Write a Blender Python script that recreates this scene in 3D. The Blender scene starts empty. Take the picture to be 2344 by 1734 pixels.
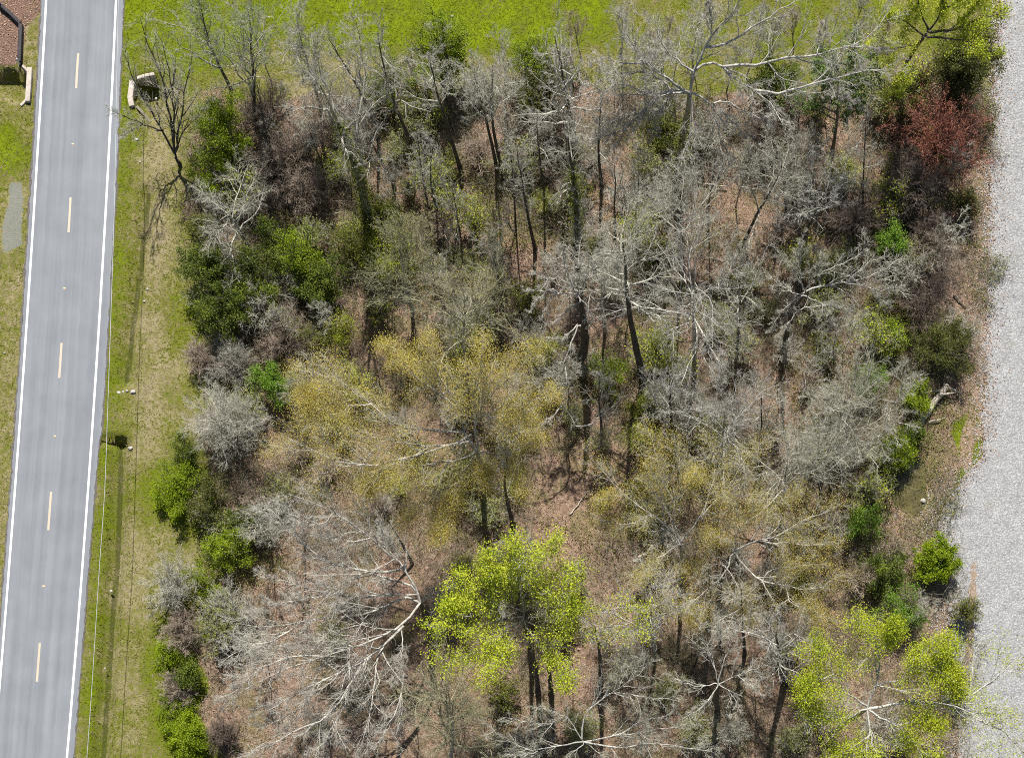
import bpy, math
import numpy as np
from mathutils import Vector

# ---------------------------------------------------------------- camera, light, exposure
H, TILT, F, U0, V0 = 115.0, math.asin(.0859), 3219.0, 1250.0, 1829.0
CT, ST = math.cos(TILT), math.sin(TILT)
S = bpy.context.scene
COL = S.collection
cam_d = bpy.data.cameras.new('camera')
cam = bpy.data.objects.new('camera', cam_d); COL.objects.link(cam)
cam.location = (0, 0, H); cam.rotation_euler = (TILT, 0, 0)
cam_d.sensor_width = 36; cam_d.lens = F / 2344 * 36
cam_d.shift_x = (1172 - U0) / 2344; cam_d.shift_y = (V0 - 867) / 2344
cam_d.clip_end = 3000
S.camera = cam
SUN = Vector((.055, -.78, -1)).normalized()
W = bpy.data.worlds.new('World'); S.world = W; W.use_nodes = True
wn = W.node_tree.nodes; wl = W.node_tree.links
sky = wn.new('ShaderNodeTexSky'); sky.sky_type = 'NISHITA'; sky.sun_disc = False
sky.sun_elevation = math.asin(-SUN.z); sky.sun_rotation = math.atan2(-SUN.x, -SUN.y)
wl.new(sky.outputs[0], wn['Background'].inputs[0]); wn['Background'].inputs[1].default_value = .05
sl = bpy.data.lights.new('sun', 'SUN'); sl.energy = 4.9; sl.angle = math.radians(.5); sl.color = (1, .965, .91)
so = bpy.data.objects.new('sun', sl); COL.objects.link(so); so.location = (0, 60, 150)
so.rotation_euler = SUN.to_track_quat('-Z', 'Y').to_euler()
S.view_settings.view_transform = 'Standard'; S.view_settings.look = 'None'
S.view_settings.exposure = .85; S.view_settings.gamma = 1
S.cycles.use_denoising = False; S.cycles.filter_width = 1.0

# ---------------------------------------------------------------- helpers
def at(u, v, h=0.):
    """the place that lies h metres above the ground along the sight line of a photo pixel"""
    x = (np.asarray(u, float) - U0) / F; y = -(np.asarray(v, float) - V0) / F
    s = (H - h) / (CT - y * ST)
    return np.stack(np.broadcast_arrays(x * s, (y * CT + ST) * s, h + 0 * s), -1)

def px(x, y):
    """ground point to photo pixel"""
    d = H * CT + y * ST
    return U0 + F * x / d, V0 - F * (y * CT - H * ST) / d

def tag(o, label=None, cat=None, group=None, kind=None):
    if label: o['label'] = label
    if cat: o['category'] = cat
    if group: o['group'] = group
    if kind: o['kind'] = kind
    return o

def mesh(name, V, Fq, mat, parent=None, smooth=False, attrs=None, loc=None):
    """V (n,3), Fq list of int arrays (m,3) or (m,4)"""
    me = bpy.data.meshes.new(name)
    V = np.asarray(V, np.float32)
    if loc is not None: V = V - np.asarray(loc, np.float32)
    if not isinstance(Fq, (list, tuple)): Fq = [Fq]
    Fq = [np.asarray(f, np.int32) for f in Fq if len(f)]
    me.vertices.add(len(V)); me.vertices.foreach_set('co', V.ravel())
    tot = sum(f.size for f in Fq); npoly = sum(len(f) for f in Fq)
    me.loops.add(tot); me.loops.foreach_set('vertex_index', np.concatenate([f.ravel() for f in Fq]))
    me.polygons.add(npoly)
    sizes = np.concatenate([np.full(len(f), f.shape[1], np.int32) for f in Fq])
    me.polygons.foreach_set('loop_start', np.concatenate([[0], np.cumsum(sizes)[:-1]]).astype(np.int32))
    if smooth: me.polygons.foreach_set('use_smooth', np.ones(npoly, bool))
    for k, a in (attrs or {}).items():
        at_ = me.attributes.new(k, 'FLOAT', 'POINT'); at_.data.foreach_set('value', np.asarray(a, np.float32))
    me.update(calc_edges=True); me.materials.append(mat)
    o = bpy.data.objects.new(name, me); COL.objects.link(o)
    if parent is not None: o.parent = parent
    elif loc is not None: o.location = [float(q) for q in loc]
    return o

def empty(name, loc):
    o = bpy.data.objects.new(name, None); COL.objects.link(o); o.location = [float(q) for q in loc]
    o.empty_display_size = .3
    return o

def nrm(a): return a / np.maximum(np.linalg.norm(a, axis=-1, keepdims=True), 1e-9)

def tubes(P, R, s):
    n, k, _ = P.shape
    T = nrm(np.gradient(P, axis=1))
    m = np.abs(T.mean(1)); ref = np.eye(3)[m.argmin(1)][:, None, :]
    A = nrm(np.cross(T, ref)); B = np.cross(T, A)
    an = np.arange(s) * 2 * np.pi / s
    V = P[:, :, None] + R[:, :, None, None] * (np.cos(an)[:, None] * A[:, :, None] + np.sin(an)[:, None] * B[:, :, None])
    i = (np.arange(n) * k * s)[:, None, None] + (np.arange(k - 1) * s)[None, :, None]
    a = i + np.arange(s); b = i + (np.arange(s) + 1) % s
    return V.reshape(-1, 3), np.stack([a, b, b + s, a + s], -1).reshape(-1, 4)

class Pile:
    def __init__(self): self.V = []; self.F = []; self.n = 0; self.g = []
    def add(self, V, Fc):
        self.V.append(V); self.F.append(np.asarray(Fc) + self.n); self.n += len(V)
    def tubes(self, P, R, s):
        if len(P): self.add(*tubes(P, R, s))
    def build(self, name, mat, parent=None, loc=None, smooth=False, attrs=None):
        return mesh(name, np.concatenate(self.V), self.F, mat, parent, smooth, attrs, loc)

def spawn(rng, P, R, m, t0, t1, ang, sd, lf, k, wob, trop, curl, rr, rmin, taper=.3, lmin=.15):
    """m children on every parent polyline"""
    n, kk, _ = P.shape
    t = t0 + (t1 - t0) * (np.arange(m) + rng.random((n, m))) / m
    f = np.clip(t, 0, .999) * (kk - 1); i = f.astype(int); fr = (f - i)[..., None]
    rows = np.arange(n)[:, None]
    p0 = P[rows, i] * (1 - fr) + P[rows, i + 1] * fr
    tg = nrm(P[rows, i + 1] - P[rows, i]); r = R[rows, i] * (1 - fr[..., 0]) + R[rows, i + 1] * fr[..., 0]
    ref = np.where(np.abs(tg[..., 2:3]) < .85, np.array([0, 0, 1.]), np.array([1., 0, 0]))
    a = nrm(np.cross(tg, ref)); b = np.cross(tg, a)
    az = np.arange(m) * 2.39996 + rng.random((n, 1)) * 6.28 + rng.normal(0, .5, (n, m))
    th = ang + rng.normal(0, sd, (n, m))
    d = np.cos(th)[..., None] * tg + np.sin(th)[..., None] * (np.cos(az)[..., None] * a + np.sin(az)[..., None] * b)
    d[..., 2] += trop; d = nrm(d)
    L = np.linalg.norm(np.diff(P, axis=1), axis=-1).sum(1)[:, None]
    ln = np.maximum(lf * L * (1.15 - .75 * t) * rng.uniform(.6, 1.35, (n, m)), lmin)
    d = d.reshape(-1, 3); p = p0.reshape(-1, 3); ln = ln.reshape(-1, 1); N = len(p)
    out = [p]
    for j in range(k - 1):
        d = d + rng.normal(0, wob, (N, 3)); d[:, 2] += curl; d = nrm(d)
        p = p + d * ln / (k - 1); out.append(p)
    P2 = np.stack(out, 1)
    r0 = np.clip(np.minimum(r.reshape(-1) * .72, ln[:, 0] * rr), rmin, None)
    R2 = r0[:, None] * (1 - (1 - taper) * np.linspace(0, 1, k))[None]
    return P2, np.maximum(R2, rmin * .6)

def resample(pts, k, rng=None, j=0.):
    pts = np.asarray(pts, float); s = np.concatenate([[0], np.cumsum(np.linalg.norm(np.diff(pts, axis=0), axis=1))])
    q = np.linspace(0, s[-1], k)
    o = np.stack([np.interp(q, s, pts[:, c]) for c in range(3)], 1)
    o2 = o.copy(); o2[1:-1] = o[1:-1] * .5 + (o[:-2] + o[2:]) * .25
    if rng is not None and j: o2[1:-1] += rng.normal(0, j, o2[1:-1].shape)
    return o2

def leaves(rng, C, size, up=.5, asp=.55):
    n = len(C); nr = rng.normal(0, 1, (n, 3)); nr[:, 2] = np.abs(nr[:, 2]) + up; nr = nrm(nr)
    a = nrm(np.cross(nr, rng.normal(0, 1, (n, 3)))); b = np.cross(nr, a)
    s = (size * rng.uniform(.6, 1.35, n))[:, None]
    V = np.stack([C - a * s * .5, C + b * s * .5 * asp + nr * s * .1, C + a * s * .5, C - b * s * .5 * asp + nr * s * .1], 1).reshape(-1, 3)
    return V, np.arange(4 * n).reshape(n, 4)

# ---------------------------------------------------------------- materials
class NT:
    def __init__(self, name):
        self.m = bpy.data.materials.new(name); self.m.use_nodes = True
        self.t = self.m.node_tree; self.n = self.t.nodes; self.l = self.t.links; self.n.clear()
        self.out = self.n.new('ShaderNodeOutputMaterial')
    def new(self, ty, **kw):
        o = self.n.new(ty)
        for k, v in kw.items():
            if k.startswith('i_'): o.inputs[int(k[2:]) if k[2:].isdigit() else k[2:]].default_value = v
            else: setattr(o, k, v)
        return o
    def link(self, a, b): self.l.new(a, b)
    def noise(self, scale, detail=4, rough=.55, vec=None):
        o = self.new('ShaderNodeTexNoise'); o.inputs['Scale'].default_value = scale
        o.inputs['Detail'].default_value = detail; o.inputs['Roughness'].default_value = rough
        if vec is not None: self.link(vec, o.inputs['Vector'])
        return o.outputs['Fac']
    def ramp(self, fac, stops, interp='LINEAR'):
        o = self.new('ShaderNodeValToRGB'); cr = o.color_ramp; cr.interpolation = interp
        while len(cr.elements) < len(stops): cr.elements.new(.5)
        for e, (p, c) in zip(cr.elements, stops): e.position = p; e.color = (*c, 1) if len(c) == 3 else c
        self.link(fac, o.inputs[0]); return o.outputs[0]
    def mix(self, fac, a, b, mode='MIX'):
        o = self.new('ShaderNodeMix', data_type='RGBA', blend_type=mode)
        for i, x in ((0, fac), (6, a), (7, b)):
            if isinstance(x, (int, float)): o.inputs[i].default_value = x
            elif isinstance(x, tuple): o.inputs[i].default_value = (*x, 1)
            else: self.link(x, o.inputs[i])
        return o.outputs[2]
    def math(self, op, a, b=0., c=0.):
        o = self.new('ShaderNodeMath', operation=op)
        for i, x in enumerate((a, b, c)):
            if isinstance(x, (int, float)): o.inputs[i].default_value = x
            else: self.link(x, o.inputs[i])
        return o.outputs[0]
    def step(self, x, lo, hi):
        o = self.new('ShaderNodeMapRange', interpolation_type='SMOOTHSTEP')
        self.link(x, o.inputs[0]); o.inputs[1].default_value = lo; o.inputs[2].default_value = hi
        return o.outputs[0]
    def attr(self, name): return self.new('ShaderNodeAttribute', attribute_name=name).outputs['Fac']
    def pos(self): return self.new('ShaderNodeNewGeometry').outputs['Position']
    def finish(self, color, rough=.9, bump=None, bs=.3, bd=.05, spec=.2):
        p = self.new('ShaderNodeBsdfPrincipled'); p.inputs['Roughness'].default_value = rough
        p.inputs['Specular IOR Level'].default_value = spec
        if isinstance(color, tuple): p.inputs['Base Color'].default_value = (*color, 1)
        else: self.link(color, p.inputs['Base Color'])
        if bump is not None:
            b = self.new('ShaderNodeBump'); b.inputs['Strength'].default_value = bs; b.inputs['Distance'].default_value = bd
            self.link(bump, b.inputs['Height']); self.link(b.outputs[0], p.inputs['Normal'])
        self.link(p.outputs[0], self.out.inputs[0]); return self.m

def bark(name, a, b, sc=3.):
    t = NT(name); po = t.pos(); f = t.noise(sc, 5, .6, po); g = t.noise(sc * 9, 3, .6, po)
    f2 = t.math('ADD', t.math('MULTIPLY', f, .65), t.math('MULTIPLY', g, .35))
    return t.finish(t.ramp(f2, [(.36, a), (.62, b)]), .92, g, .5, .02)

def foliage(name, cols, trans=.35):
    t = NT(name); g = t.new('ShaderNodeNewGeometry'); r = g.outputs['Random Per Island']
    n = t.noise(.55, 3, .5, g.outputs['Position'])
    f = t.math('ADD', t.math('MULTIPLY', r, .6), t.math('MULTIPLY', t.math('SUBTRACT', n, .3), .9))
    c = t.ramp(f, [(i / (len(cols) - 1) * .9 + .05, q) for i, q in enumerate(cols)])
    d = t.new('ShaderNodeBsdfPrincipled'); d.inputs['Roughness'].default_value = .6; d.inputs['Specular IOR Level'].default_value = .25
    tr = t.new('ShaderNodeBsdfTranslucent'); mx = t.new('ShaderNodeMixShader'); mx.inputs[0].default_value = trans
    t.link(c, d.inputs['Base Color']); t.link(c, tr.inputs[0]); t.link(d.outputs[0], mx.inputs[1]); t.link(tr.outputs[0], mx.inputs[2])
    t.link(mx.outputs[0], t.out.inputs[0]); return t.m

def scatter_mat(name, cols):
    t = NT(name); r = t.new('ShaderNodeNewGeometry').outputs['Random Per Island']
    return t.finish(t.ramp(r, [(i / max(len(cols) - 1, 1), q) for i, q in enumerate(cols)]), .9)

M = dict(
    silver=bark('silver_bark', (.20, .185, .15), (.56, .54, .485)),
    bone=bark('bone_bark', (.17, .155, .125), (.56, .53, .47)),
    palet=bark('pale_twig', (.27, .25, .205), (.54, .515, .45)),
    grey=bark('grey_bark', (.19, .175, .14), (.42, .40, .335)),
    ash=bark('ash_twig', (.25, .235, .18), (.52, .50, .42)),
    dark=bark('dark_bark', (.035, .029, .023), (.12, .105, .085)),
    olive=bark('lichen_bark', (.17, .16, .09), (.40, .38, .26)),
    tan=bark('tan_bark', (.20, .155, .115), (.44, .36, .285)),
    brown=bark('brown_bark', (.075, .058, .046), (.24, .19, .15)),
    red=bark('red_twig', (.10, .045, .035), (.29, .145, .11)),
    wood=bark('bare_wood', (.24, .20, .15), (.55, .49, .41)),
    mustard=foliage('mustard_catkins', [(.22, .19, .045), (.42, .335, .06), (.56, .46, .09), (.48, .45, .14)], .3),
    lime=foliage('lime_leaves', [(.16, .22, .012), (.36, .43, .02), (.54, .57, .04), (.46, .52, .08)], .4),
    yellowgreen=foliage('yellow_green_leaves', [(.14, .19, .01), (.32, .38, .015), (.48, .52, .03), (.50, .50, .08)], .4),
    fresh=foliage('fresh_green_leaves', [(.07, .14, .012), (.15, .27, .02), (.24, .36, .035)], .4),
    bright=foliage('bright_green_leaves', [(.08, .13, .004), (.20, .28, .006), (.36, .43, .012)], .4),
    ever=foliage('evergreen_leaves', [(.022, .04, .004), (.075, .11, .008), (.23, .265, .018)], .25),
    holly=foliage('dark_olive_leaves', [(.028, .036, .006), (.075, .085, .012), (.165, .165, .022)], .25),
    pine=foliage('pine_needles', [(.06, .10, .02), (.13, .20, .045), (.20, .28, .075)], .3),
    redbud=foliage('red_buds', [(.14, .06, .04), (.33, .125, .08), (.52, .20, .12)], .35),
    sprig=foliage('pale_green_sprigs', [(.16, .17, .045), (.27, .28, .07), (.34, .36, .11)], .4),
    ivy=foliage('ivy_leaves', [(.05, .065, .006), (.13, .15, .014), (.23, .245, .025)], .3),
)

# ---------------------------------------------------------------- ground sheet and its zones
def sdf(poly, u, v):
    poly = np.asarray(poly, float); d = np.full(u.shape, 1e9); ins = np.zeros(u.shape, bool)
    for (x0, y0), (x1, y1) in zip(poly, np.roll(poly, -1, 0)):
        ex, ey = x1 - x0, y1 - y0; t = np.clip(((u - x0) * ex + (v - y0) * ey) / (ex * ex + ey * ey + 1e-9), 0, 1)
        d = np.minimum(d, np.hypot(u - x0 - t * ex, v - y0 - t * ey))
        if y0 != y1:
            ins ^= ((y0 > v) != (y1 > v)) & (u < (x1 - x0) * (v - y0) / (y1 - y0) + x0)
    return np.where(ins, d, -d)
def soft(s, w): return np.clip(.5 + s / (2 * w), 0, 1)
def pline(pts, u, v):
    d = np.full(u.shape, 1e9)
    for (x0, y0), (x1, y1) in zip(pts[:-1], pts[1:]):
        ex, ey = x1 - x0, y1 - y0; t = np.clip(((u - x0) * ex + (v - y0) * ey) / (ex * ex + ey * ey), 0, 1)
        d = np.minimum(d, np.hypot(u - x0 - t * ex, v - y0 - t * ey))
    return d

WOOD = [(570, 240), (700, 215), (820, 225), (1000, 200), (1150, 195), (1330, 200), (1500, 215), (1750, 225), (2000, 210), (2100, 150), (2262, 90),
        (2262, 500), (2252, 860), (2180, 1100), (2140, 1190), (2190, 1260), (2225, 1400), (2235, 1734), (2260, 2300),
        (560, 2300), (525, 1734), (480, 1640), (440, 1500), (460, 1400), (480, 1240), (470, 1100), (490, 900), (470, 750), (465, 560), (430, 420), (425, 300), (480, 190)]
LAWN = [(285, -2000), (1450, -2000), (1440, 0), (1370, 70), (1320, 110), (1180, 118), (1000, 125), (800, 120), (640, 90), (500, 130), (400, 160), (330, 90), (290, 60)]
MULCH = [(-60, -120), (98, -120), (92, 30), (60, 62), (50, 140), (30, 150), (-60, 150)]
PATCH = [(22, 418), (46, 416), (52, 450), (54, 500), (50, 560), (8, 580), (5, 520), (22, 470)]
DITCH1 = [(338, 440), (318, 620), (300, 760), (287, 870)]
DITCH2 = [(268, 1012), (271, 1080), (268, 1180), (262, 1300), (250, 1440), (240, 1600), (230, 1734), (205, 2200)]
PITR = [(312, 182), (352, 172), (372, 215), (360, 270), (330, 262), (311, 236)]
PITL = [(47, 168), (62, 172), (60, 224), (46, 228), (-40, 200), (-40, 158), (30, 160)]
MOUTH = [(232, 1003), (250, 999), (262, 1003), (286, 1003), (292, 1013), (276, 1014), (262, 1010), (236, 1013)]
POOL = [(2104, 1046), (2112, 1080), (2113, 1140), (2098, 1172), (2058, 1152), (2044, 1115), (2074, 1080), (2090, 1050)]
DEBRIS = [(2262, 380), (2258, 620), (2254, 860), (2242, 960), (2215, 1060)]
DEBRIS2 = [(2228, 1290), (2224, 1400), (2218, 1500), (2205, 1560)]

def ge(v): return np.interp(v, [-2500, -50, 0, 120, 172, 270, 376, 430, 645, 873, 1000, 1050, 1096, 1140, 1170, 1196, 1235, 1300, 1390, 1470, 1560, 1640, 1734, 2300],
                            [2370, 2292, 2287, 2277, 2272, 2271, 2269, 2264, 2260, 2254, 2249, 2246, 2205, 2172, 2150, 2140, 2146, 2172, 2165, 2172, 2190, 2196, 2190, 2190])

def zones(x, y):
    u, v = px(x, y); z = {}
    wig = 22 * np.sin(x * .9 + 1.7 * np.sin(y * .5)) + 16 * np.sin(y * 1.3 + 2 * np.sin(x * .7))
    z['wood'] = soft(sdf(WOOD, u + wig, v + wig * .6), 26)
    z['lawn'] = soft(sdf(LAWN, u + wig, v), 28)
    z['mulch'] = soft(sdf(MULCH, u, v), 8)
    z['patch'] = soft(sdf(PATCH, u + wig * .1, v), 5)
    z['ditch_tone'] = np.clip(1 - np.minimum(pline(DITCH1, u, v) / 12, pline(DITCH2, u, v) / 13), 0, 1)  # mask for the darker olive tone along both ditch lines
    z['debris'] = np.maximum(np.clip(1.4 - pline(DEBRIS, u + wig * .25 + 6, v) / 19, 0, 1), np.clip(1.4 - pline(DEBRIS2, u, v) / 9, 0, 1))
    g = np.full(u.shape, .46)
    g = np.where(u < 100, .46, g)
    g = g + .2 * np.exp(-((u - (300 - .055 * v)) / 26.) ** 2)
    g = g - .12 * np.exp(-((u - (385 - .045 * v)) / 35.) ** 2)
    for cu, cv, w, a in ((1800, 60, 210, .1), (1950, 30, 160, .12), (400, 60, 120, .25), (385, 1120, 55, .5), (420, 1500, 70, .35), (420, 1690, 90, .3), (10, 340, 40, .5),
                         (1590, 80, 170, -.02), (1480, 160, 120, .12), (440, 720, 50, .3), (2200, 1000, 45, .35), (2080, 960, 50, .25), (2185, 1060, 30, .4), (2220, 910, 30, .2)):
        g = g + a * np.exp(-((u - cu) ** 2 + (v - cv) ** 2) / (2. * w * w))
    z['green'] = np.clip(g, 0, 1) * (1 - z['lawn']) + z['lawn'] * .86
    zz = -.5 * np.clip(1.3 - pline(DITCH1, u, v) / 17, 0, 1) - .75 * np.clip(1.45 - pline(DITCH2, u, v) / 17, 0, 1) * (v > 1004)
    zz = zz - 1.5 * np.clip(.5 + sdf(PITR, u, v) / 10, 0, 1) - 1.2 * np.clip(.5 + sdf(PITL, u, v) / 9, 0, 1)
    zz = zz - 1.2 * np.clip(.6 + sdf(MOUTH, u, v) / 6, 0, 1)
    zz = zz - .55 * np.clip(.4 + sdf(POOL, u, v) / 22, 0, 1)
    inw = z['wood']
    zz = zz + inw * .12 * (np.sin(x * .6 + 2 * np.sin(y * .31)) + np.sin(y * .8 + 1.3 * np.sin(x * .5))) * .5
    zz = np.where(u > ge(v) - 34, np.minimum(zz, 0) - .03, zz)
    zz = np.where(sdf(POOL, u, v) > -3, np.minimum(zz, -.25), zz)
    road = (u > xl(v) - 22) & (u < xr(v) + 34)
    zz = np.where(road & (u < xr(v) + 16), np.minimum(zz, 0) - .03, zz)
    return z, zz

vs_ = np.array([0, 430, 860, 1290, 1560, 1734.])
LX = np.polyfit(vs_, [106, 81, 54, 21, 0, -14], 2); RX = np.polyfit(vs_, [266, 245, 219, 190, 168, 153], 2)
def xl(v): return np.polyval(LX, np.clip(v, -2500, 2300))
def xr(v): return np.polyval(RX, np.clip(v, -2500, 2300))

gx = np.concatenate([[-900, -400, -150, -80], np.arange(-56, 52, .36), [70, 140, 400, 900]])
gy = np.concatenate([[-900, -400, -120, -30], np.arange(0, 92, .36), [110, 180, 400, 1400]])
GX, GY = np.meshgrid(gx, gy)
Z, GZ = zones(GX.ravel(), GY.ravel())
nx, ny = len(gx), len(gy)
ii = (np.arange(ny - 1)[:, None] * nx + np.arange(nx - 1)[None]).ravel()
t = NT('ground_cover'); po = t.pos()
n1 = t.noise(.35, 5, .6, po); n2 = t.noise(2.2, 5, .65, po); n3 = t.noise(11, 4, .7, po); n4 = t.noise(30, 3, .7, po)
gr = t.math('ADD', t.attr('green'), t.math('ADD', t.math('MULTIPLY', t.math('SUBTRACT', n1, .5), .9), t.math('MULTIPLY', t.math('SUBTRACT', n2, .5), 1.1)))
gcol = t.ramp(gr, [(.08, (.33, .27, .175)), (.34, (.26, .225, .11)), (.54, (.16, .16, .036)), (.75, (.125, .155, .010)), (1., (.175, .225, .006))])
gcol = t.mix(t.math('MULTIPLY', t.step(n3, .42, .72), .55), gcol, t.mix(.5, gcol, (.035, .05, .008)))
gcol = t.mix(t.math('MULTIPLY', t.step(n4, .58, .75), .5), gcol, (.32, .28, .15))
lit = t.ramp(t.math('ADD', t.math('MULTIPLY', n3, .6), t.math('MULTIPLY', n2, .4)), [(.33, (.045, .03, .02)), (.44, (.16, .105, .073)), (.53, (.29, .195, .14)), (.66, (.44, .325, .25))])
lit = t.mix(t.step(n1, .46, .66), lit, t.mix(.55, lit, (.12, .12, .035)))
def msk(name, amp, nn): return t.step(t.math('ADD', t.attr(name), t.math('MULTIPLY', t.math('SUBTRACT', nn, .5), amp)), .38, .62)
c = t.mix(msk('wood', .9, n2), gcol, lit)
c = t.mix(msk('mulch', .7, n2), c, t.ramp(n3, [(.3, (.12, .068, .048)), (.7, (.27, .175, .13))]))
c = t.mix(t.math('MULTIPLY', msk('patch', 1.7, n2), .8), c, t.ramp(n3, [(.3, (.15, .155, .14)), (.7, (.27, .275, .255))]))
c = t.mix(msk('debris', 1.1, n2), c, t.ramp(n3, [(.3, (.14, .085, .055)), (.5, (.29, .20, .14)), (.7, (.44, .35, .27))]))
c = t.mix(t.math('MULTIPLY', msk('ditch_tone', 1.1, n3), .7), c, (.035, .04, .012))
ground_mat = t.finish(c, .95, t.math('ADD', n3, t.math('MULTIPLY', n4, .6)), .8, .14, .05)
g = mesh('ground', np.stack([GX.ravel(), GY.ravel(), GZ], 1), np.stack([ii, ii + 1, ii + 1 + nx, ii + nx], 1), ground_mat, smooth=True, attrs=Z)
tag(g, kind='structure')

# ---------------------------------------------------------------- road and its markings
rng = np.random.default_rng(5)
def ribbon(name, lo, hi, va, vb, z, mat, step=18, jag=0., kind='structure'):
    v = np.arange(va, vb + 1, step); m = 13
    a, b = lo(v) + jag * rng.normal(0, 1, len(v)), hi(v) + jag * rng.normal(0, 1, len(v))
    q = np.linspace(0, 1, m); U = a[:, None] * (1 - q) + b[:, None] * q
    P = at(U, v[:, None] + 0 * U); P[..., 2] = z
    i = (np.arange(len(v) - 1)[:, None] * m + np.arange(m - 1)).ravel()
    o = mesh(name, P.reshape(-1, 3), np.stack([i, i + m, i + m + 1, i + 1], 1), mat,
             attrs={'across': np.tile(q, len(v)), 'along': np.repeat(np.cumsum(np.full(len(v), step / 27.)), m)})
    if kind: tag(o, kind=kind)
    return o
t = NT('asphalt'); po = t.pos()
cx = t.new('ShaderNodeCombineXYZ'); t.link(t.math('MULTIPLY', t.attr('across'), 13.), cx.inputs[0]); t.link(t.math('MULTIPLY', t.attr('along'), .035), cx.inputs[1])
st = t.noise(1., 4, .6, cx.outputs[0]); fine = t.noise(38, 3, .7, po); big = t.noise(.5, 4, .5, po)
f = t.math('ADD', t.math('MULTIPLY', st, .5), t.math('ADD', t.math('MULTIPLY', fine, .35), t.math('MULTIPLY', big, .25)))
ac = t.ramp(f, [(.36, (.125, .136, .150)), (.74, (.212, .224, .238))])
asphalt = t.finish(ac, .85, fine, .3, .01)
def rl(v): return xl(v) - 10
def rr_(v): return np.interp(v, [-2500, 0, 150, 430, 860, 985, 1012, 1290, 1734, 2300], [430, 283, 276, 266, 241, 233, 227, 203, 168, 110])
ribbon('road', rl, rr_, -900, 2300, .03, asphalt, 9, .9)
t = NT('asphalt_crumble'); n = t.noise(9, 5, .7, t.pos()); crumble = t.finish(t.ramp(n, [(.35, (.055, .052, .05)), (.65, (.15, .13, .115))]), .95, n, .8, .05)
ribbon('road_shoulder', lambda v: rl(v) - 4, lambda v: rr_(v) + 3.0, -900, 2300, .012, crumble, 9, 1.3)
t = NT('white_paint'); n = t.noise(6, 5, .7, t.pos()); white = t.finish(t.ramp(n, [(.30, (.36, .37, .38)), (.5, (.66, .66, .65))]), .6)
t = NT('yellow_paint'); n = t.noise(7, 5, .7, t.pos()); yellow = t.finish(t.ramp(n, [(.3, (.34, .29, .23)), (.6, (.46, .38, .28))]), .6)
for f_ in (xl, xr): ribbon('edge_line', lambda v: f_(v) - 2.4, lambda v: f_(v) + 2.4, -900, 2300, .034, white, 18)
cv = lambda v: np.interp(v, [-800, 165, 495, 828, 1169, 1516, 2300], [240, 176.5, 159.5, 138.5, 114, 88, 26])
for a, b in ((-545, -460), (-208, -124), (123, 208), (452, 537), (785, 872), (1125, 1213), (1471, 1562), (1820, 1915)):
    ribbon('centre_dash', lambda v: cv(v) - 2.6, lambda v: cv(v) + 2.6, a, b, .034, yellow, 8)

# ---------------------------------------------------------------- gravel track
t = NT('gravel'); po = t.pos()
vo = t.new('ShaderNodeTexVoronoi'); vo.inputs['Scale'].default_value = 6.5; t.link(po, vo.inputs['Vector'])
n = t.noise(1.1, 6, .7, po); n9 = t.noise(16, 4, .75, po)
gc = t.ramp(t.math('ADD', t.math('MULTIPLY', n9, .78), t.math('MULTIPLY', n, .22)), [(.34, (.07, .072, .082)), (.42, (.21, .21, .213)), (.52, (.34, .336, .328)), (.66, (.50, .494, .478))])
gc = t.mix(t.step(vo.outputs['Distance'], .30, .62), gc, t.mix(.32, gc, (.05, .05, .055)))
gc = t.mix(t.math('MULTIPLY', t.step(t.noise(.5, 5, .65, po), .56, .72), .35), gc, (.22, .195, .16))
gravel = t.finish(gc, .95, t.math('ADD', n9, vo.outputs['Distance']), .7, .06)
v = np.arange(-900, 2300, 7.); e = ge(v) + rng.normal(0, 2.4, len(v)) + 2 * np.sin(v * .045) + 2 * np.sin(v * .11)
q = np.linspace(0, 1, 10); U = e[:, None] * (1 - q) + 2760 * q; P = at(U, v[:, None] + 0 * U); P[..., 2] = .03
P[:, 0, 2] = .012
i = (np.arange(len(v) - 1)[:, None] * 10 + np.arange(9)).ravel()
tag(mesh('gravel_track', P.reshape(-1, 3), np.stack([i, i + 10, i + 11, i + 1], 1), gravel), kind='structure')
# leaf strip lying on the gravel
v = np.arange(1285, 1575, 6.); w = 7 + 2.5 * rng.normal(0, 1, len(v)); w[:2] = 2; w[-3:] = 2
cu = np.interp(v, [1285, 1400, 1500, 1575], [2229, 2224, 2216, 2206]) + rng.normal(0, 1., len(v))
P = np.stack([at(cu - w, v), at(cu + w, v)], 1); P[..., 2] = .04
i = np.arange(len(v) - 1) * 2
t = NT('leaf_strip'); n = t.noise(9, 5, .7, t.pos())
strip = t.finish(t.ramp(n, [(.35, (.13, .09, .065)), (.6, (.32, .25, .19))]), .95, n, .8, .08)
tag(mesh('leaf_strip', P.reshape(-1, 3), np.stack([i, i + 2, i + 3, i + 1], 1), strip), kind='stuff')
# water in the pool
t = NT('muddy_water'); water = t.finish(t.ramp(t.noise(.8, 3, .5, t.pos()), [(.3, (.05, .043, .014)), (.7, (.095, .078, .028))]), .25, spec=.4)
pw = at(*np.array([(2100, 1030), (2120, 1060), (2122, 1150), (2104, 1185), (2050, 1165), (2036, 1115), (2070, 1070)]).T); pw[:, 2] = -.02
tag(mesh('water', pw, np.arange(7)[None, ::-1], water), kind='structure')

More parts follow.
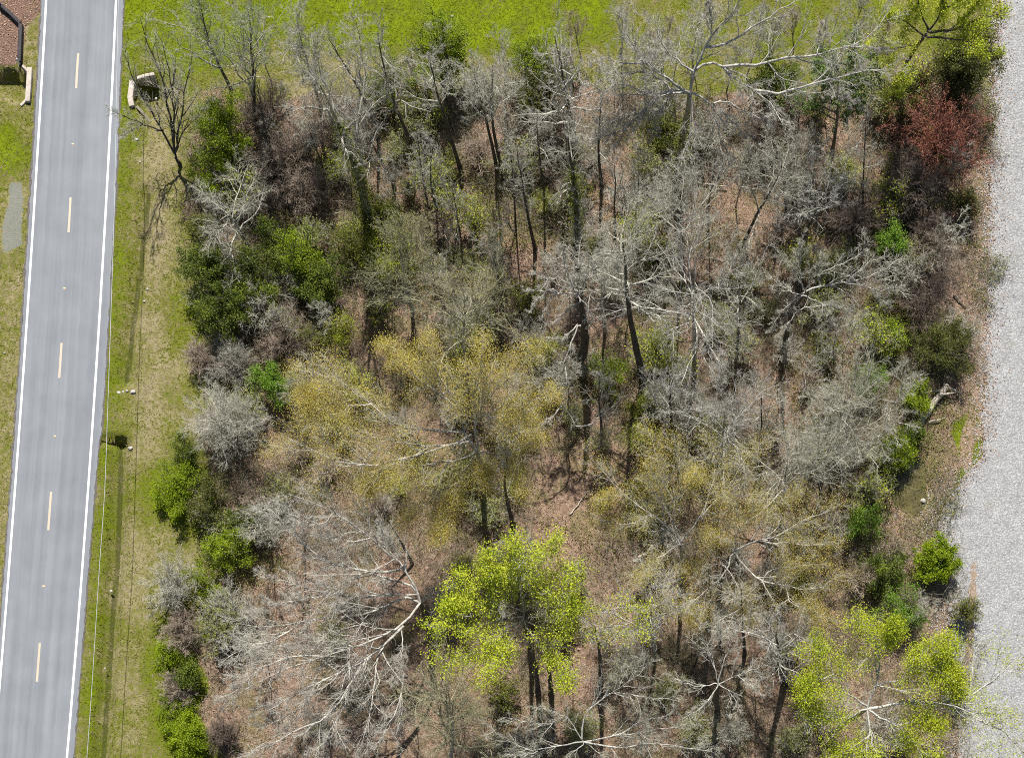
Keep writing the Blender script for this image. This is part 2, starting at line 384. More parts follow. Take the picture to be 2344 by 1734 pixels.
# ---------------------------------------------------------------- built things
t = NT('concrete'); n = t.noise(5, 6, .7, t.pos()); n_ = t.noise(1.2, 4, .6, t.pos())
concrete = t.finish(t.ramp(t.math('ADD', t.math('MULTIPLY', n, .6), t.math('MULTIPLY', n_, .4)), [(.3, (.24, .19, .145)), (.5, (.40, .35, .30)), (.7, (.52, .47, .42))]), .9, n, .5, .03)
t = NT('shaded_wall'); n = t.noise(8, 4, .6, t.pos()); wall_shade = t.finish(t.ramp(n, [(.3, (.018, .016, .018)), (.7, (.05, .045, .048))]), .7, n, .4, .02)  # near-black colour paints in the shade on a concrete wall's face
def wall(name, pts, th, z0, z1, mat, parent=None, loc=None):
    """a wall of constant thickness along photo points, one closed mesh"""
    C = at(*np.array(pts, float).T)[:, :2]; d = nrm(np.gradient(C, axis=0)); nn = np.stack([-d[:, 1], d[:, 0]], 1) * th / 2
    k = len(C); V = []
    for z in (z0, z1):
        for s_ in (1, -1): V.append(np.c_[C + s_ * nn, np.full(k, z)])
    V = np.concatenate(V); Fq = []
    for i in range(k - 1):
        for a, b in ((0, k), (k, 3 * k), (3 * k, 2 * k), (2 * k, 0)): Fq.append((a + i, a + i + 1, b + i + 1, b + i))
    Fq += [(0, k, 3 * k, 2 * k), (k - 1, 3 * k - 1, 4 * k - 1, 2 * k - 1)][:1] + [(k - 1, 3 * k - 1, 4 * k - 1, 2 * k - 1)]
    o = mesh(name, V, np.array(Fq), mat, parent, loc=loc)
    bv = o.modifiers.new('edge', 'BEVEL'); bv.width = .03; bv.segments = 2
    return o
L = at(68, 195); h_ = tag(empty('culvert_headwall', L), 'pale concrete culvert headwall with angled wing walls beside the brown mulch bed', 'headwall')
wall('parapet', [(70, 158), (69, 180), (67, 210), (65, 236)], .42, -1.5, .3, concrete, h_, L)
wall('wing_wall', [(66, 166), (60, 159), (52, 151)], .22, -1.5, .12, concrete, h_, L)
wall('wing_wall', [(62, 228), (55, 236), (48, 243)], .22, -1.5, .12, concrete, h_, L)
wall('ledge', [(66.5, 166), (65.5, 195), (63.5, 226)], .14, -1.5, .1, bark('rusty_concrete', (.12, .075, .04), (.30, .20, .12)), h_, L)
L = at(303, 215); h_ = tag(empty('culvert_headwall', L), 'broken pale concrete culvert headwall around the dark pit under the leaning bare trees', 'headwall')
wall('parapet', [(304, 187), (302, 205), (299, 225), (303, 246)], .45, -1.6, .25, concrete, h_, L)
wall('wing_wall', [(313, 181), (332, 175), (354, 171)], .28, -1.6, .15, concrete, h_, L)
wall('wing_wall', [(312, 243), (326, 257), (345, 280)], .22, -1.6, .02, bark('mossy_concrete', (.10, .09, .07), (.22, .20, .16)), h_, L)
L = at(50, 80); h_ = tag(empty('retaining_wall', L), 'low wall with shade put into its dark colour, bending round the brown mulch bed', 'retaining wall')
wall('wall_run', [(-14, -4), (2, 16), (27, 37), (50, 60)], .30, -.3, .45, wall_shade, h_, L)
wall('wall_run', [(50.5, 61), (49.5, 90), (48.5, 120), (47.5, 147)], .32, -1.2, .45, wall_shade, h_, L)
wall('wall_run', [(47.5, 149), (55, 157), (63, 167)], .26, -1.2, .06, wall_shade, h_, L)
def stub(name, u, v, r, h, mat, label, cat):
    C = at(u, v); P = np.array([[C, C + [0, 0, h * .8], C + [.01, 0, h]]]); R = np.array([[r, r, r * .5]])
    V, Fc = tubes(P, R, 8); return tag(mesh(name, V, [Fc, np.arange(16, 24)[None]], mat, loc=C), label, cat)
stub('marker_stake', 4, 15, .09, .95, white, 'white topped stake at the upper end of the dark wall', 'stake')
stub('marker_stake', 45.5, 147, .08, .8, white, 'white topped stake at the lower corner of the dark wall', 'stake')
t = NT('amber_reflector'); amber = t.finish((.65, .40, .22), .4)
for u, v, w in ((167, 330, 'between the two topmost centre dashes'), (148, 660, 'level with the dark shrubs at the wood edge'),
                (126, 998, 'level with the ditch mouth'), (100, 1341, 'nearest the bottom edge')):
    C = at(u, v); a, b, hh = .10, .07, .03
    V = [C + [sx * a * q, sy * b * q, z] for z, q in ((.034, 1), (.034 + hh, .65)) for sx, sy in ((-1, -1), (1, -1), (1, 1), (-1, 1))]
    tag(mesh('road_reflector', np.array(V), np.array([(4, 5, 6, 7), (0, 1, 5, 4), (1, 2, 6, 5), (2, 3, 7, 6), (3, 0, 4, 7)]), amber, loc=C),
        'small amber reflector on the road centre ' + w, 'road reflector', 'amber reflectors along the road centre')
# overhead cable
t = NT('cable_sheath'); cab = t.finish((.34, .36, .35), .4, spec=.5)
wp = [(285, -900), (273, -100), (268, 150), (262, 480), (252, 780), (240, 1130), (228, 1290), (212, 1550), (199, 1734), (160, 2250)]
P = at(*np.array(wp, float).T, 6.6); P = resample(P, 60)[None]
V, Fc = tubes(P, np.full((1, 60), .024), 6)
tag(mesh('overhead_cable', V, Fc, cab), 'thin pale cable hung high along the edge of the paved road', 'cable')

# rocks
t = NT('white_rock'); n = t.noise(4, 5, .7, t.pos()); rock_m = t.finish(t.ramp(n, [(.3, (.20, .19, .17)), (.6, (.46, .44, .41))]), .85, n, .5, .05)
def rock(u, v, r, label, z=0.):
    C = at(u, v); C[2] = z; rg = np.random.default_rng(int(u * 7 + v))
    th = np.linspace(0, np.pi, 7)[1:-1]; ph = np.arange(9) * 2 * np.pi / 9
    V = [[0, 0, 1.]] + [[np.sin(a) * np.cos(b), np.sin(a) * np.sin(b), np.cos(a)] for a in th for b in ph] + [[0, 0, -1.]]
    V = np.array(V) * rg.uniform(.78, 1.15, (len(V), 1)) * np.array([rg.uniform(.8, 1.3), rg.uniform(.7, 1.1), .6]) * r
    n_ = len(V) - 1; T = [(0, 1 + i, 1 + (i + 1) % 9) for i in range(9)] + [(n_, n_ - 9 + (i + 1) % 9, n_ - 9 + i) for i in range(9)]
    Q = [(1 + 9 * a + i, 1 + 9 * (a + 1) + i, 1 + 9 * (a + 1) + (i + 1) % 9, 1 + 9 * a + (i + 1) % 9) for a in range(4) for i in range(9)]
    tag(mesh('rock', V + C + [0, 0, r * .3], [np.array(T), np.array(Q)], rock_m, loc=C, smooth=False), label, 'rock')
for u, v, r, lb, z in ((1035, 38, .16, 'lone white stone on the bright lawn', 0), (305, 897, .24, 'larger white rock at the end of the roadside ditch', 0), (291, 895, .17, 'small white rock beside the larger one at the ditch end', 0),
                       (272, 898, .2, 'flat tan rock across the roadside ditch end', -.1), (281, 896, .15, 'tan stone second in the row damming the ditch', -.08),
                       (313, 320, .16, 'white rock on the verge below the broken headwall', 0), (349, 208, .16, 'pale rock inside the dark culvert pit', -1.2), (360, 298, .14, 'white rock against the leaning dark trunk', 0),
                       (321, 371, .1, 'small pale stone on the verge beside the leaning tree foot', 0), (338, 662, .12, 'upper white stone in the tan verge grass', 0), (330, 690, .12, 'lower white stone in the tan verge grass', 0),
                       (252, 1350, .14, 'white stone in the ditch near the tan brush', -.3), (240, 1528, .11, 'tiny white stone beside the dark ditch channel', -.1),
                       (2080, 1066, .26, 'round pale boulder at the head of the muddy pool', -.1), (2050, 1179, .2, 'pale rock at the foot of the muddy pool', -.1), (2113, 1146, .3, 'pale slab of rock on the bank of the muddy pool', -.05),
                       (11, 808, .13, 'white stone in the grass across the paved road', 0), (780, 1357, .34, 'pale grey boulder under the silver limbs', 0), (299, 1026, .2, 'long pale stone beside the dark ditch mouth', 0)):
    rock(u, v, r * .85, lb, z)

# logs
def log(label, pts, r, mat, branches=(), name='fallen_log'):
    P = np.array([at(u, v, h) for u, v, h in pts]); L = P[0].copy(); L[2] = 0
    rg = np.random.default_rng(int(P[0, 0] * 97) % 9999)
    o = tag(empty(name, L), label, 'log'); k = 10; Q = resample(P, k, rg, .03)
    R = (r * np.linspace(1, .6, k) * rg.uniform(.9, 1.1, k))
    V, Fc = tubes(Q[None], R[None], 9); mesh('trunk', V, [Fc, np.arange(9)[None, ::-1], np.arange(9)[None] + 9 * (k - 1)], mat, o, loc=L, smooth=False)
    for b in branches:
        B = resample(np.array([at(*q) for q in b]), 6, rg, .03); V, Fc = tubes(B[None], np.linspace(r * .35, r * .08, 6)[None], 6)
        mesh('branch', V, Fc, mat, o, loc=L)
log('thick grey broken log lying slantwise near the muddy pool', [(2098, 976, .2), (2120, 945, .5), (2142, 915, .7), (2160, 896, .8), (2168, 880, .9)], .36, M['wood'],
    ([(2156, 903, .8), (2175, 899, .9), (2190, 898, .7)], [(2125, 965, .4), (2145, 962, .4), (2164, 955, .3)], [(2165, 885, .8), (2185, 893, .7), (2206, 902, .4)], [(2160, 893, .8), (2140, 894, .8), (2117, 898, .6)]))
log('dark thin pole lying on the pale verge of the gravel track', [(2184, 675, .15), (2197, 692, .15), (2210, 706, .1)], .12, M['dark'])
log('pale plank-like log beside the black shadow under the great silver tree', [(1592, 416, .3), (1630, 424, .35), (1665, 428, .3)], .1, M['wood'])
log('short pale log at the edge of the reddish brush pile', [(1460, 1275, .2), (1474, 1269, .25), (1490, 1263, .2)], .16, M['wood'], ([(1486, 1265, .2), (1505, 1270, .4)],))
log('slender fallen stick slanting on the pink leaf litter', [(1304, 1178, .05), (1325, 1152, .07), (1346, 1122, .05)], .06, M['wood'])
log('thin tan pole lying level in the brown thicket', [(668, 486, .6), (700, 487, .7), (716, 489, .7)], .06, M['wood'])
log('short straight pale stick beside the mossy trunk', [(748, 492, .6), (766, 489, .6), (785, 486, .6)], .05, M['wood'])
log('bleached branch end standing out of brown scrub above the yellow crown', [(718, 835, .3), (728, 848, .4), (738, 860, .2)], .07, M['wood'], ([(730, 850, .4), (750, 858, .3)],))
log('white sawn stub on the leaf litter under the green crown', [(1405, 1456, .1), (1410, 1449, .15), (1415, 1442, .1)], .09, M['wood'])
log('thick dark branch fallen across the wood floor below the silver tree', [(896, 1570, .1), (905, 1585, .15), (880, 1618, .1)], .11, M['brown'])

# ---------------------------------------------------------------- trees
def finish_tree(o, L, rng, lv, bark_m, twig_m, leaf=None, twig_from=2, ivy=None, limb_m=None, split_z=None):
    tp, bp, cp = Pile(), Pile(), Pile()
    for j, (P, R) in enumerate(lv):
        s = (9, 6, 4, 3, 3, 3)[j]
        (tp if j < 1 else bp if j < twig_from else cp).tubes(P, R, s)
    tp.build('trunk', bark_m, o, L, smooth=True)
    if bp.n and split_z:
        lo_ = lv[1][0][:, 0, 2] < split_z
        for sel in (lo_, ~lo_):
            q = Pile(); q.tubes(lv[1][0][sel], lv[1][1][sel], 6); s2 = np.repeat(sel, len(lv[2][0]) // len(sel)); q.tubes(lv[2][0][s2], lv[2][1][s2], 4)
            q.build('branchwork', limb_m, o, L, smooth=True)
    elif bp.n: bp.build('branchwork', limb_m or bark_m, o, L, smooth=True)
    if cp.n: cp.build('crown', twig_m, o, L)
    if leaf:
        mat, n, size, jit, bias = leaf
        P = lv[-1][0]; w = np.ones(len(P))
        if bias is not None:
            w = np.clip(bias(P[:, 0]), .02, None)
        idx = rng.choice(len(P), n, p=w / w.sum()); tt = rng.integers(1, P.shape[1], n)
        C = P[idx, tt] + rng.normal(0, jit, (n, 3))
        V, Fc = leaves(rng, C, size); mesh('foliage', V, Fc, M[mat], o, loc=L)
    if ivy:
        P, R = lv[0]; n = ivy; tt = rng.random(n) * .75 * (P.shape[1] - 1); i = tt.astype(int); f_ = (tt - i)[:, None]
        C = P[0, i] * (1 - f_) + P[0, i + 1] * f_ + rng.normal(0, .33, (n, 3))
        C[:, 2] = np.maximum(C[:, 2], .1)
        V, Fc = leaves(rng, C, .16); mesh('ivy', V, Fc, M['ivy'], o, loc=L)

def bare(label, base, top, Ht, R, r0=.16, n1=13, crown=.4, ang=.85, m=(8, 6, 5), bark='grey', twig=None, leaf=None, seed=None, name='bare_tree', group=None,
         up=.15, curl=.05, ivy=None, wob=.16, tw=.011, lim=None):
    """base: photo pixel of the trunk foot; top: pixel of the tip at height Ht; R: crown radius in metres"""
    rng = np.random.default_rng(seed if seed is not None else int(base[0] * 13 + base[1] * 7))
    A = at(*base); B = at(*top, Ht); L = A.copy(); k = 14
    q = np.linspace(0, 1, k)[:, None]; T = A * (1 - q) + B * q
    bow = rng.normal(0, .018 * Ht, (3,)); bow[2] = 0
    T = T + np.sin(q * np.pi) * bow + np.cumsum(rng.normal(0, .035, (k, 3)), 0) * np.sin(q * np.pi / 2) * [1, 1, 0]
    T[0, 2] = -.25
    TR = r0 * (1 - .86 * q[:, 0] ** 1.1); TR[0] *= 1.35; TR[1] *= 1.08
    lv = [(T[None], TR[None])]
    P1, R1 = spawn(rng, T[None], TR[None], n1, crown, .99, ang, .2, R / Ht * 1.75, 8, wob, up, curl, .022, .02, .25)
    lv.append((P1, R1))
    P2, R2 = spawn(rng, P1, R1, m[0], .2, .99, .7, .22, .5, 5, wob * 1.2, .12, .04, .018, .013); lv.append((P2, R2))
    P3, R3 = spawn(rng, P2, R2, m[1], .15, 1., .65, .25, .55, 4, wob * 1.4, .08, .03, .010, tw * .9); lv.append((P3, R3))
    if m[2]: lv.append(spawn(rng, P3, R3, m[2], .1, 1., .6, .25, .6, 3, .2, .06, .03, .009, tw * .65))
    o = tag(empty(name, L), label, 'tree', group)
    finish_tree(o, L, rng, lv, M[bark], M[twig or bark], leaf, ivy=ivy, twig_from=1)
    return o

def hero(label, base, trunk, limbs, r0=.35, rl=.11, m=(9, 6, 4), bark='silver', twig=None, leaf=None, seed=1, name='bare_tree', up=.06, tw=.012, l2=.30, ivy=None, trunk_bark=None, split_z=None):
    """trunk: [(u,v,h)..] above the base; limbs: [(tip height, [(u,v)..])]"""
    rng = np.random.default_rng(seed); A = at(*base); L = A.copy(); A[2] = -.3
    T = resample(np.array([A] + [at(*q) for q in trunk]), 14, rng, .03)
    TR = r0 * (1 - .6 * np.linspace(0, 1, 14)); TR[0] *= 1.3
    nodes = [(u, v, h) for u, v, h in trunk]
    LP, LR = [], []
    for he, pts in limbs:
        d = [math.hypot(pts[0][0] - a, pts[0][1] - b) for a, b, _ in nodes]; j = int(np.argmin(d)); h0 = nodes[j][2]
        pts = [nodes[j][:2]] + list(pts[0 if d[j] > 5 else 1:])
        s = np.concatenate([[0], np.cumsum(np.hypot(*np.diff(np.array(pts, float), axis=0).T))]); hh = h0 + (he - h0) * s / s[-1]
        W_ = [at(u, v, h) for (u, v), h in zip(pts, hh)]
        nodes += [(u, v, h) for (u, v), h in zip(pts, hh)][1:]
        ln = s[-1] / 27.; LP.append(resample(np.array(W_), 12, rng, .05)); r1 = rl * min(1.25, .35 + ln / 14.)
        LR.append(r1 * (1 - .84 * np.linspace(0, 1, 12)))
    LP, LR = np.array(LP), np.array(LR)
    P2, R2 = spawn(rng, LP, LR, m[0], .18, .99, .62, .2, l2, 7, .15, up, .02, .016, .016)
    P3, R3 = spawn(rng, P2, R2, m[1], .15, .99, .6, .22, .5, 5, .2, up, .02, .010, tw * .9)
    lv = [(T[None], TR[None]), (LP, LR), (P2, R2), (P3, R3)]
    if m[2]: lv.append(spawn(rng, P3, R3, m[2], .1, 1., .6, .25, .6, 3, .22, .04, .02, .009, tw * .65))
    o = tag(empty(name, L), label, 'tree')
    finish_tree(o, L, rng, lv, M[trunk_bark or bark], M[twig or bark], leaf, ivy=ivy, twig_from=3, limb_m=M[bark], split_z=split_z)
    return o

def shrub(label, c, hc, R, Ht, mat, n=5000, size=.13, stems=9, bark='brown', m=(7, 6), even=False, name='leafy_shrub', cat='shrub', seed=None, flat=1., jit=.12, group=None, twr=.009):
    """c: pixel of the middle of the crown as seen, hc its height; R radius, Ht total height in metres"""
    rng = np.random.default_rng(seed if seed is not None else int(c[0] * 11 + c[1] * 5))
    L = at(*c, hc); L[2] = 0; k = 7
    az = np.arange(stems) * 2.39996 + rng.random(); rad = R * np.sqrt((np.arange(stems) + .5) / stems) * .85 * (1 if even else rng.uniform(.6, 1.3, stems))
    sx, sy, ro = rng.uniform(.8, 1.3), rng.uniform(.7, 1.05), rng.uniform(0, 3.14)
    tx, ty = np.cos(az) * rad * sx, np.sin(az) * rad * sy
    tip = np.stack([tx * np.cos(ro) - ty * np.sin(ro), tx * np.sin(ro) + ty * np.cos(ro), Ht * np.maximum(1 - .45 * (rad / R) ** 2, .3) * rng.uniform(.55, 1.08, stems)], 1)
    st = np.stack([np.cos(az), np.sin(az), 0 * az], 1) * rad[:, None] * .18
    q = np.linspace(0, 1, k)[None, :, None]
    P0 = st[:, None] * (1 - q) + tip[:, None] * q + rng.normal(0, .06, (stems, k, 3)) * q; P0[:, :, 2] += np.sin(q[..., 0] * np.pi) * .12 * Ht
    P0[:, 0, 2] = -.1; P0 = P0 + L
    R0 = (.012 * Ht + .012) * (1 - .75 * q[..., 0]) * np.ones((stems, 1))
    P1, R1 = spawn(rng, P0, R0, m[0], .25, 1., .75, .25, .45, 5, .2, .12, .03, .016, .011)
    P2, R2 = spawn(rng, P1, R1, m[1], .1, 1., .7, .3, .55, 3, .2, .06, .02, .014, twr)
    P2[..., 2] = np.maximum(P2[..., 2], .05)
    o = tag(empty(name, L), label, cat, group)
    tp = Pile(); tp.tubes(P0, R0, 5); tp.build('stem', M[bark], o, L)
    cp = Pile(); cp.tubes(P1, R1, 3); cp.tubes(P2, R2, 3); cp.build('twigs' if False else 'crown', M[bark], o, L)
    if n:
        ws = np.repeat(rng.uniform(.8 if even else .15, 1.6, stems), len(P2) // stems); idx = rng.choice(len(P2), n, p=ws / ws.sum()); C = P2[idx, rng.integers(0, 3, n)] + rng.normal(0, jit, (n, 3)) * [1, 1, flat]
        C[:, 2] = np.maximum(C[:, 2], .04)
        V, Fc = leaves(rng, C, size); mesh('foliage', V, Fc, M[mat], o, loc=L)
    return o

# great spreading pale tree over the lawn edge
hero('great spreading pale bare tree whose long limbs reach over the lawn edge', (1545, 420),
     [(1560, 330, 6), (1574, 255, 10), (1579, 212, 12.5)],
     [(20, [(1579, 212), (1587, 164), (1614, 108), (1628, 78), (1671, 35), (1700, -10), (1722, -60)]),
      (19, [(1614, 112), (1671, 105), (1706, 67), (1738, 51), (1760, 38), (1815, 5), (1850, -25)]),
      (15, [(1600, 150), (1638, 136), (1655, 153), (1684, 183), (1724, 207), (1760, 228), (1800, 300)]),
      (16, [(1655, 153), (1744, 145), (1798, 132), (1868, 129), (1932, 105), (1972, 101), (2007, 78), (2032, 27)]),
      (15, [(1724, 205), (1784, 223), (1808, 204), (1889, 185), (1932, 175), (1999, 155), (2045, 159)]),
      (14, [(1932, 105), (1985, 108), (2035, 118)]),
      (13.5, [(1889, 188), (1920, 215), (1958, 236)]),
      (14, [(1575, 212), (1550, 207), (1477, 218), (1402, 215), (1364, 231)]),
      (10.5, [(1575, 215), (1504, 218), (1477, 253), (1437, 293), (1402, 333), (1397, 357)]),
      (10.5, [(1437, 293), (1429, 298), (1388, 309), (1348, 320), (1310, 314)]),
      (10, [(1536, 210), (1512, 250), (1496, 290), (1490, 322)]),
      (8, [(1579, 215), (1590, 237), (1579, 269), (1579, 309), (1566, 363), (1566, 403), (1571, 425)]),
      (9, [(1582, 214), (1633, 237), (1641, 282), (1644, 309), (1663, 344), (1690, 390)]),
      (10, [(1633, 237), (1655, 260), (1690, 290), (1710, 312)]),
      (17, [(1565, 208), (1550, 199), (1482, 142), (1450, 116), (1423, 73), (1410, 40)]),
      (16, [(1530, 190), (1470, 160), (1402, 180), (1360, 140)]),
      (17, [(1590, 164), (1560, 148), (1520, 110), (1500, 60), (1470, 30)]),
      (18, [(1628, 82), (1630, 40), (1620, 0)]),
      (15.5, [(1482, 142), (1440, 150), (1390, 130), (1340, 145)]),
      (13, [(1477, 218), (1440, 195), (1395, 190), (1340, 200)]), (12, [(1504, 216), (1470, 260), (1420, 270), (1370, 285)]), (9, [(1663, 344), (1650, 380), (1640, 410)]),
      (17, [(1545, 190), (1500, 165), (1460, 120), (1440, 60)]), (11, [(1650, 230), (1690, 245), (1740, 270), (1770, 290)]),
      (16, [(1868, 129), (1880, 90), (1890, 50)])],
     r0=.40, rl=.10, m=(16, 10, 8), bark='bone', twig='palet', seed=11, tw=.013, l2=.3, ivy=1600, trunk_bark='olive')
# budding mustard tree
hero('wide tree hazy with mustard yellow catkins and white limbs', (1106, 1140),
     [(1100, 1085, 5.5), (1091, 1032, 11)],
     [(19, [(1091, 1032), (1061, 989), (1053, 941), (1042, 906), (999, 860), (975, 790)]),
      (19, [(1093, 1030), (1091, 986), (1083, 954), (1090, 880), (1110, 790)]),
      (18, [(1078, 994), (1096, 941), (1118, 908), (1171, 865), (1225, 800)]),
      (14, [(1089, 1034), (1048, 1056), (983, 1060), (935, 1067), (880, 1100)]),
      (16, [(1075, 1010), (994, 1029), (911, 1048), (884, 1062), (827, 1067), (779, 1063), (720, 1030), (655, 1000)]),
      (17, [(1061, 989), (994, 985), (927, 982), (884, 954), (849, 925), (790, 880), (720, 850)]),
      (15, [(1070, 1005), (994, 1029), (956, 1021), (913, 1008), (830, 1000), (740, 985), (690, 950)]),
      (18, [(1053, 941), (1000, 900), (940, 850), (880, 790)]),
      (9, [(1090, 1036), (1064, 1075), (1050, 1102), (1042, 1150), (1034, 1169)]),
      (11, [(1095, 1032), (1131, 1040), (1179, 1035), (1235, 1005)]),
      (11, [(1131, 1042), (1155, 1060), (1180, 1085), (1195, 1130)]),
      (10, [(1100, 1045), (1108, 1075), (1112, 1110)]),
      (16, [(1118, 908), (1160, 930), (1220, 920), (1270, 900)]),
      (15, [(1096, 945), (1150, 970), (1215, 960)]),
      (8, [(1050, 1102), (1000, 1130), (950, 1175), (920, 1200)]),
      (12, [(884, 1062), (860, 1095), (840, 1120)]),
      (16, [(849, 925), (800, 930), (740, 920), (690, 900)]),
      (9, [(1034, 1160), (1020, 1190), (1000, 1235)])],
     r0=.32, rl=.078, m=(16, 9, 4), bark='bone', twig='ash', seed=23, tw=.011, l2=.36, trunk_bark='grey',
     leaf=('mustard', 135000, .07, .36, lambda p: 1.25 - (p[:, 0] + 6.) * .055 + (p[:, 1] - 36) * .045))
# silver tree lower left
hero('big silver bare tree fanning its limbs toward the paved road', (984, 1432),
     [(975, 1405, 4), (962, 1379, 8)],
     [(15, [(958, 1360), (929, 1290), (884, 1263), (849, 1231), (814, 1201), (768, 1172), (728, 1153), (660, 1130)]),
      (15, [(929, 1295), (916, 1271), (884, 1234), (870, 1200)]),
      (14, [(930, 1310), (860, 1310), (790, 1301), (725, 1274), (687, 1236), (647, 1190), (615, 1160)]),
      (12, [(950, 1345), (870, 1314), (803, 1303), (750, 1285), (690, 1272)]),
      (12, [(955, 1360), (900, 1362), (843, 1354), (803, 1325), (768, 1298)]),
      (13, [(900, 1362), (822, 1365), (755, 1360), (701, 1344), (647, 1330), (605, 1314)]),
      (12, [(955, 1372), (927, 1352), (889, 1389), (849, 1406), (816, 1414), (768, 1408), (687, 1424), (607, 1440), (540, 1425)]),
      (13, [(962, 1381), (940, 1416), (924, 1432), (865, 1459), (808, 1481), (741, 1502), (661, 1527), (580, 1564), (540, 1590)]),
      (11, [(924, 1435), (849, 1502), (808, 1527), (741, 1553), (687, 1580), (607, 1629)]),
      (9, [(919, 1440), (876, 1473), (857, 1527), (854, 1586), (843, 1645), (822, 1731)]),
      (9, [(922, 1440), (921, 1489), (919, 1520), (894, 1560)]),
      (8, [(924, 1535), (919, 1591), (894, 1653), (870, 1693), (838, 1730)]),
      (11, [(849, 1500), (833, 1510), (795, 1580), (768, 1621), (731, 1650), (655, 1682), (580, 1725)]),
      (13, [(741, 1502), (680, 1500), (600, 1520), (548, 1578), (505, 1598)]),
      (13, [(687, 1424), (620, 1470), (560, 1480), (500, 1520)]),
      (12, [(808, 1481), (760, 1470), (700, 1465), (630, 1480)]),
      (12, [(755, 1360), (700, 1370), (640, 1380), (580, 1400)]),
      (10, [(741, 1553), (700, 1610), (650, 1640), (590, 1660)]),
      (14, [(768, 1172), (740, 1200), (690, 1190), (640, 1165)]),
      (10, [(795, 1580), (790, 1620), (760, 1660), (720, 1734)]),
      (13, [(849, 1231), (800, 1240), (760, 1225), (700, 1215)])],
     r0=.36, rl=.085, m=(18, 10, 8), bark='bone', twig='palet', seed=31, tw=.013, l2=.33, up=.0, trunk_bark='dark')
# dead topped tree
hero('tall dead-topped tree with a thick dark trunk and pale antler limbs', (1322, 828),
     [(1338, 800, 3), (1338, 745, 8), (1328, 685, 12.2)],
     [(14.5, [(1328, 680), (1321, 667), (1276, 632), (1257, 591)]), (16.5, [(1326, 672), (1313, 667), (1289, 597), (1292, 560)]), (17, [(1328, 676), (1324, 661), (1327, 618), (1335, 580)]),
      (15.5, [(1332, 676), (1335, 658), (1348, 618), (1372, 583)]), (13.5, [(1276, 640), (1241, 634), (1214, 624)]),
      (11.5, [(1320, 676), (1273, 667), (1259, 685), (1241, 720), (1238, 753)]), (12.5, [(1284, 672), (1240, 665), (1195, 662)]), (11, [(1332, 685), (1348, 707), (1356, 736), (1391, 720)]),
      (6, [(1322, 742), (1313, 779), (1296, 814), (1292, 833), (1273, 868), (1262, 890)]), (5.5, [(1296, 825), (1297, 890), (1290, 925), (1318, 975)]),
      (12, [(1330, 690), (1310, 700), (1285, 720), (1270, 735)]), (5, [(1318, 970), (1354, 973), (1380, 949), (1429, 906)]), (5.5, [(1290, 930), (1255, 965), (1215, 990)]),
      (14, [(1348, 640), (1362, 620), (1366, 590)]), (13, [(1257, 660), (1225, 690), (1210, 715)]), (8, [(1320, 745), (1290, 780), (1255, 775)])],
     r0=.46, rl=.10, split_z=9.5, m=(11, 8, 5), bark='bone', twig='palet', seed=41, l2=.24, trunk_bark='dark')
# pale tree near the gravel track
hero('pale bare tree with sharp white limbs reaching toward the gravel track', (1787, 812),
     [(1805, 750, 5), (1820, 700, 9), (1843, 668, 11.3)],
     [(14, [(1843, 672), (1878, 653), (1959, 642), (2013, 624), (2067, 586)]), (15, [(1865, 628), (1938, 602), (1983, 567), (1986, 540)]),
      (12, [(1962, 642), (2002, 667), (2067, 653)]), (11, [(2002, 667), (2030, 690), (2034, 706)]), (15, [(1838, 664), (1830, 642), (1803, 605), (1779, 575)]),
      (17, [(1842, 662), (1832, 640), (1830, 591), (1833, 540)]), (12, [(1838, 676), (1819, 675), (1780, 650), (1744, 626)]), (10, [(1833, 675), (1798, 704), (1779, 726), (1760, 760)]),
      (10, [(1817, 712), (1852, 704), (1905, 696), (1950, 712)]), (11, [(1850, 680), (1880, 695), (1920, 705), (1945, 715)]), (15.5, [(1846, 660), (1870, 620), (1885, 580)]),
      (13, [(1940, 642), (1975, 610), (2030, 580)]), (7, [(1815, 730), (1793, 745), (1786, 778), (1805, 790)]), (8, [(1880, 700), (1900, 740), (1912, 745)])],
     r0=.28, rl=.08, m=(13, 8, 6), bark='bone', twig='ash', seed=43, l2=.3, trunk_bark='dark')
# two mustard trees lower right
hero('bare tree dusted with mustard buds, its pale leader forking upward', (1560, 1325),
     [(1562, 1290, 5), (1558, 1247, 9.5)],
     [(15, [(1558, 1240), (1512, 1188), (1466, 1164), (1429, 1129), (1370, 1070), (1350, 1045)]), (16, [(1556, 1240), (1536, 1196), (1544, 1150), (1566, 1110), (1550, 1048), (1540, 1000)]),
      (16, [(1566, 1110), (1585, 1095), (1600, 1080)]), (14, [(1545, 1200), (1510, 1140), (1480, 1100), (1485, 1060)]), (14, [(1562, 1240), (1600, 1190), (1625, 1140), (1640, 1080), (1620, 1010)]),
      (13, [(1566, 1245), (1610, 1232), (1640, 1222), (1655, 1235)]), (12, [(1550, 1250), (1510, 1200), (1470, 1195), (1420, 1200), (1370, 1190)]), (15, [(1600, 1190), (1660, 1120), (1700, 1060), (1740, 1010)]),
      (11, [(1550, 1255), (1500, 1280), (1460, 1330)]), (14, [(1429, 1129), (1400, 1140), (1370, 1150)]), (14, [(1540, 1150), (1510, 1100), (1500, 1020), (1480, 980)])],
     r0=.25, rl=.07, m=(14, 9, 5), bark='bone', twig='ash', seed=47, tw=.010, l2=.3, leaf=('mustard', 38000, .06, .38, None), trunk_bark='grey')
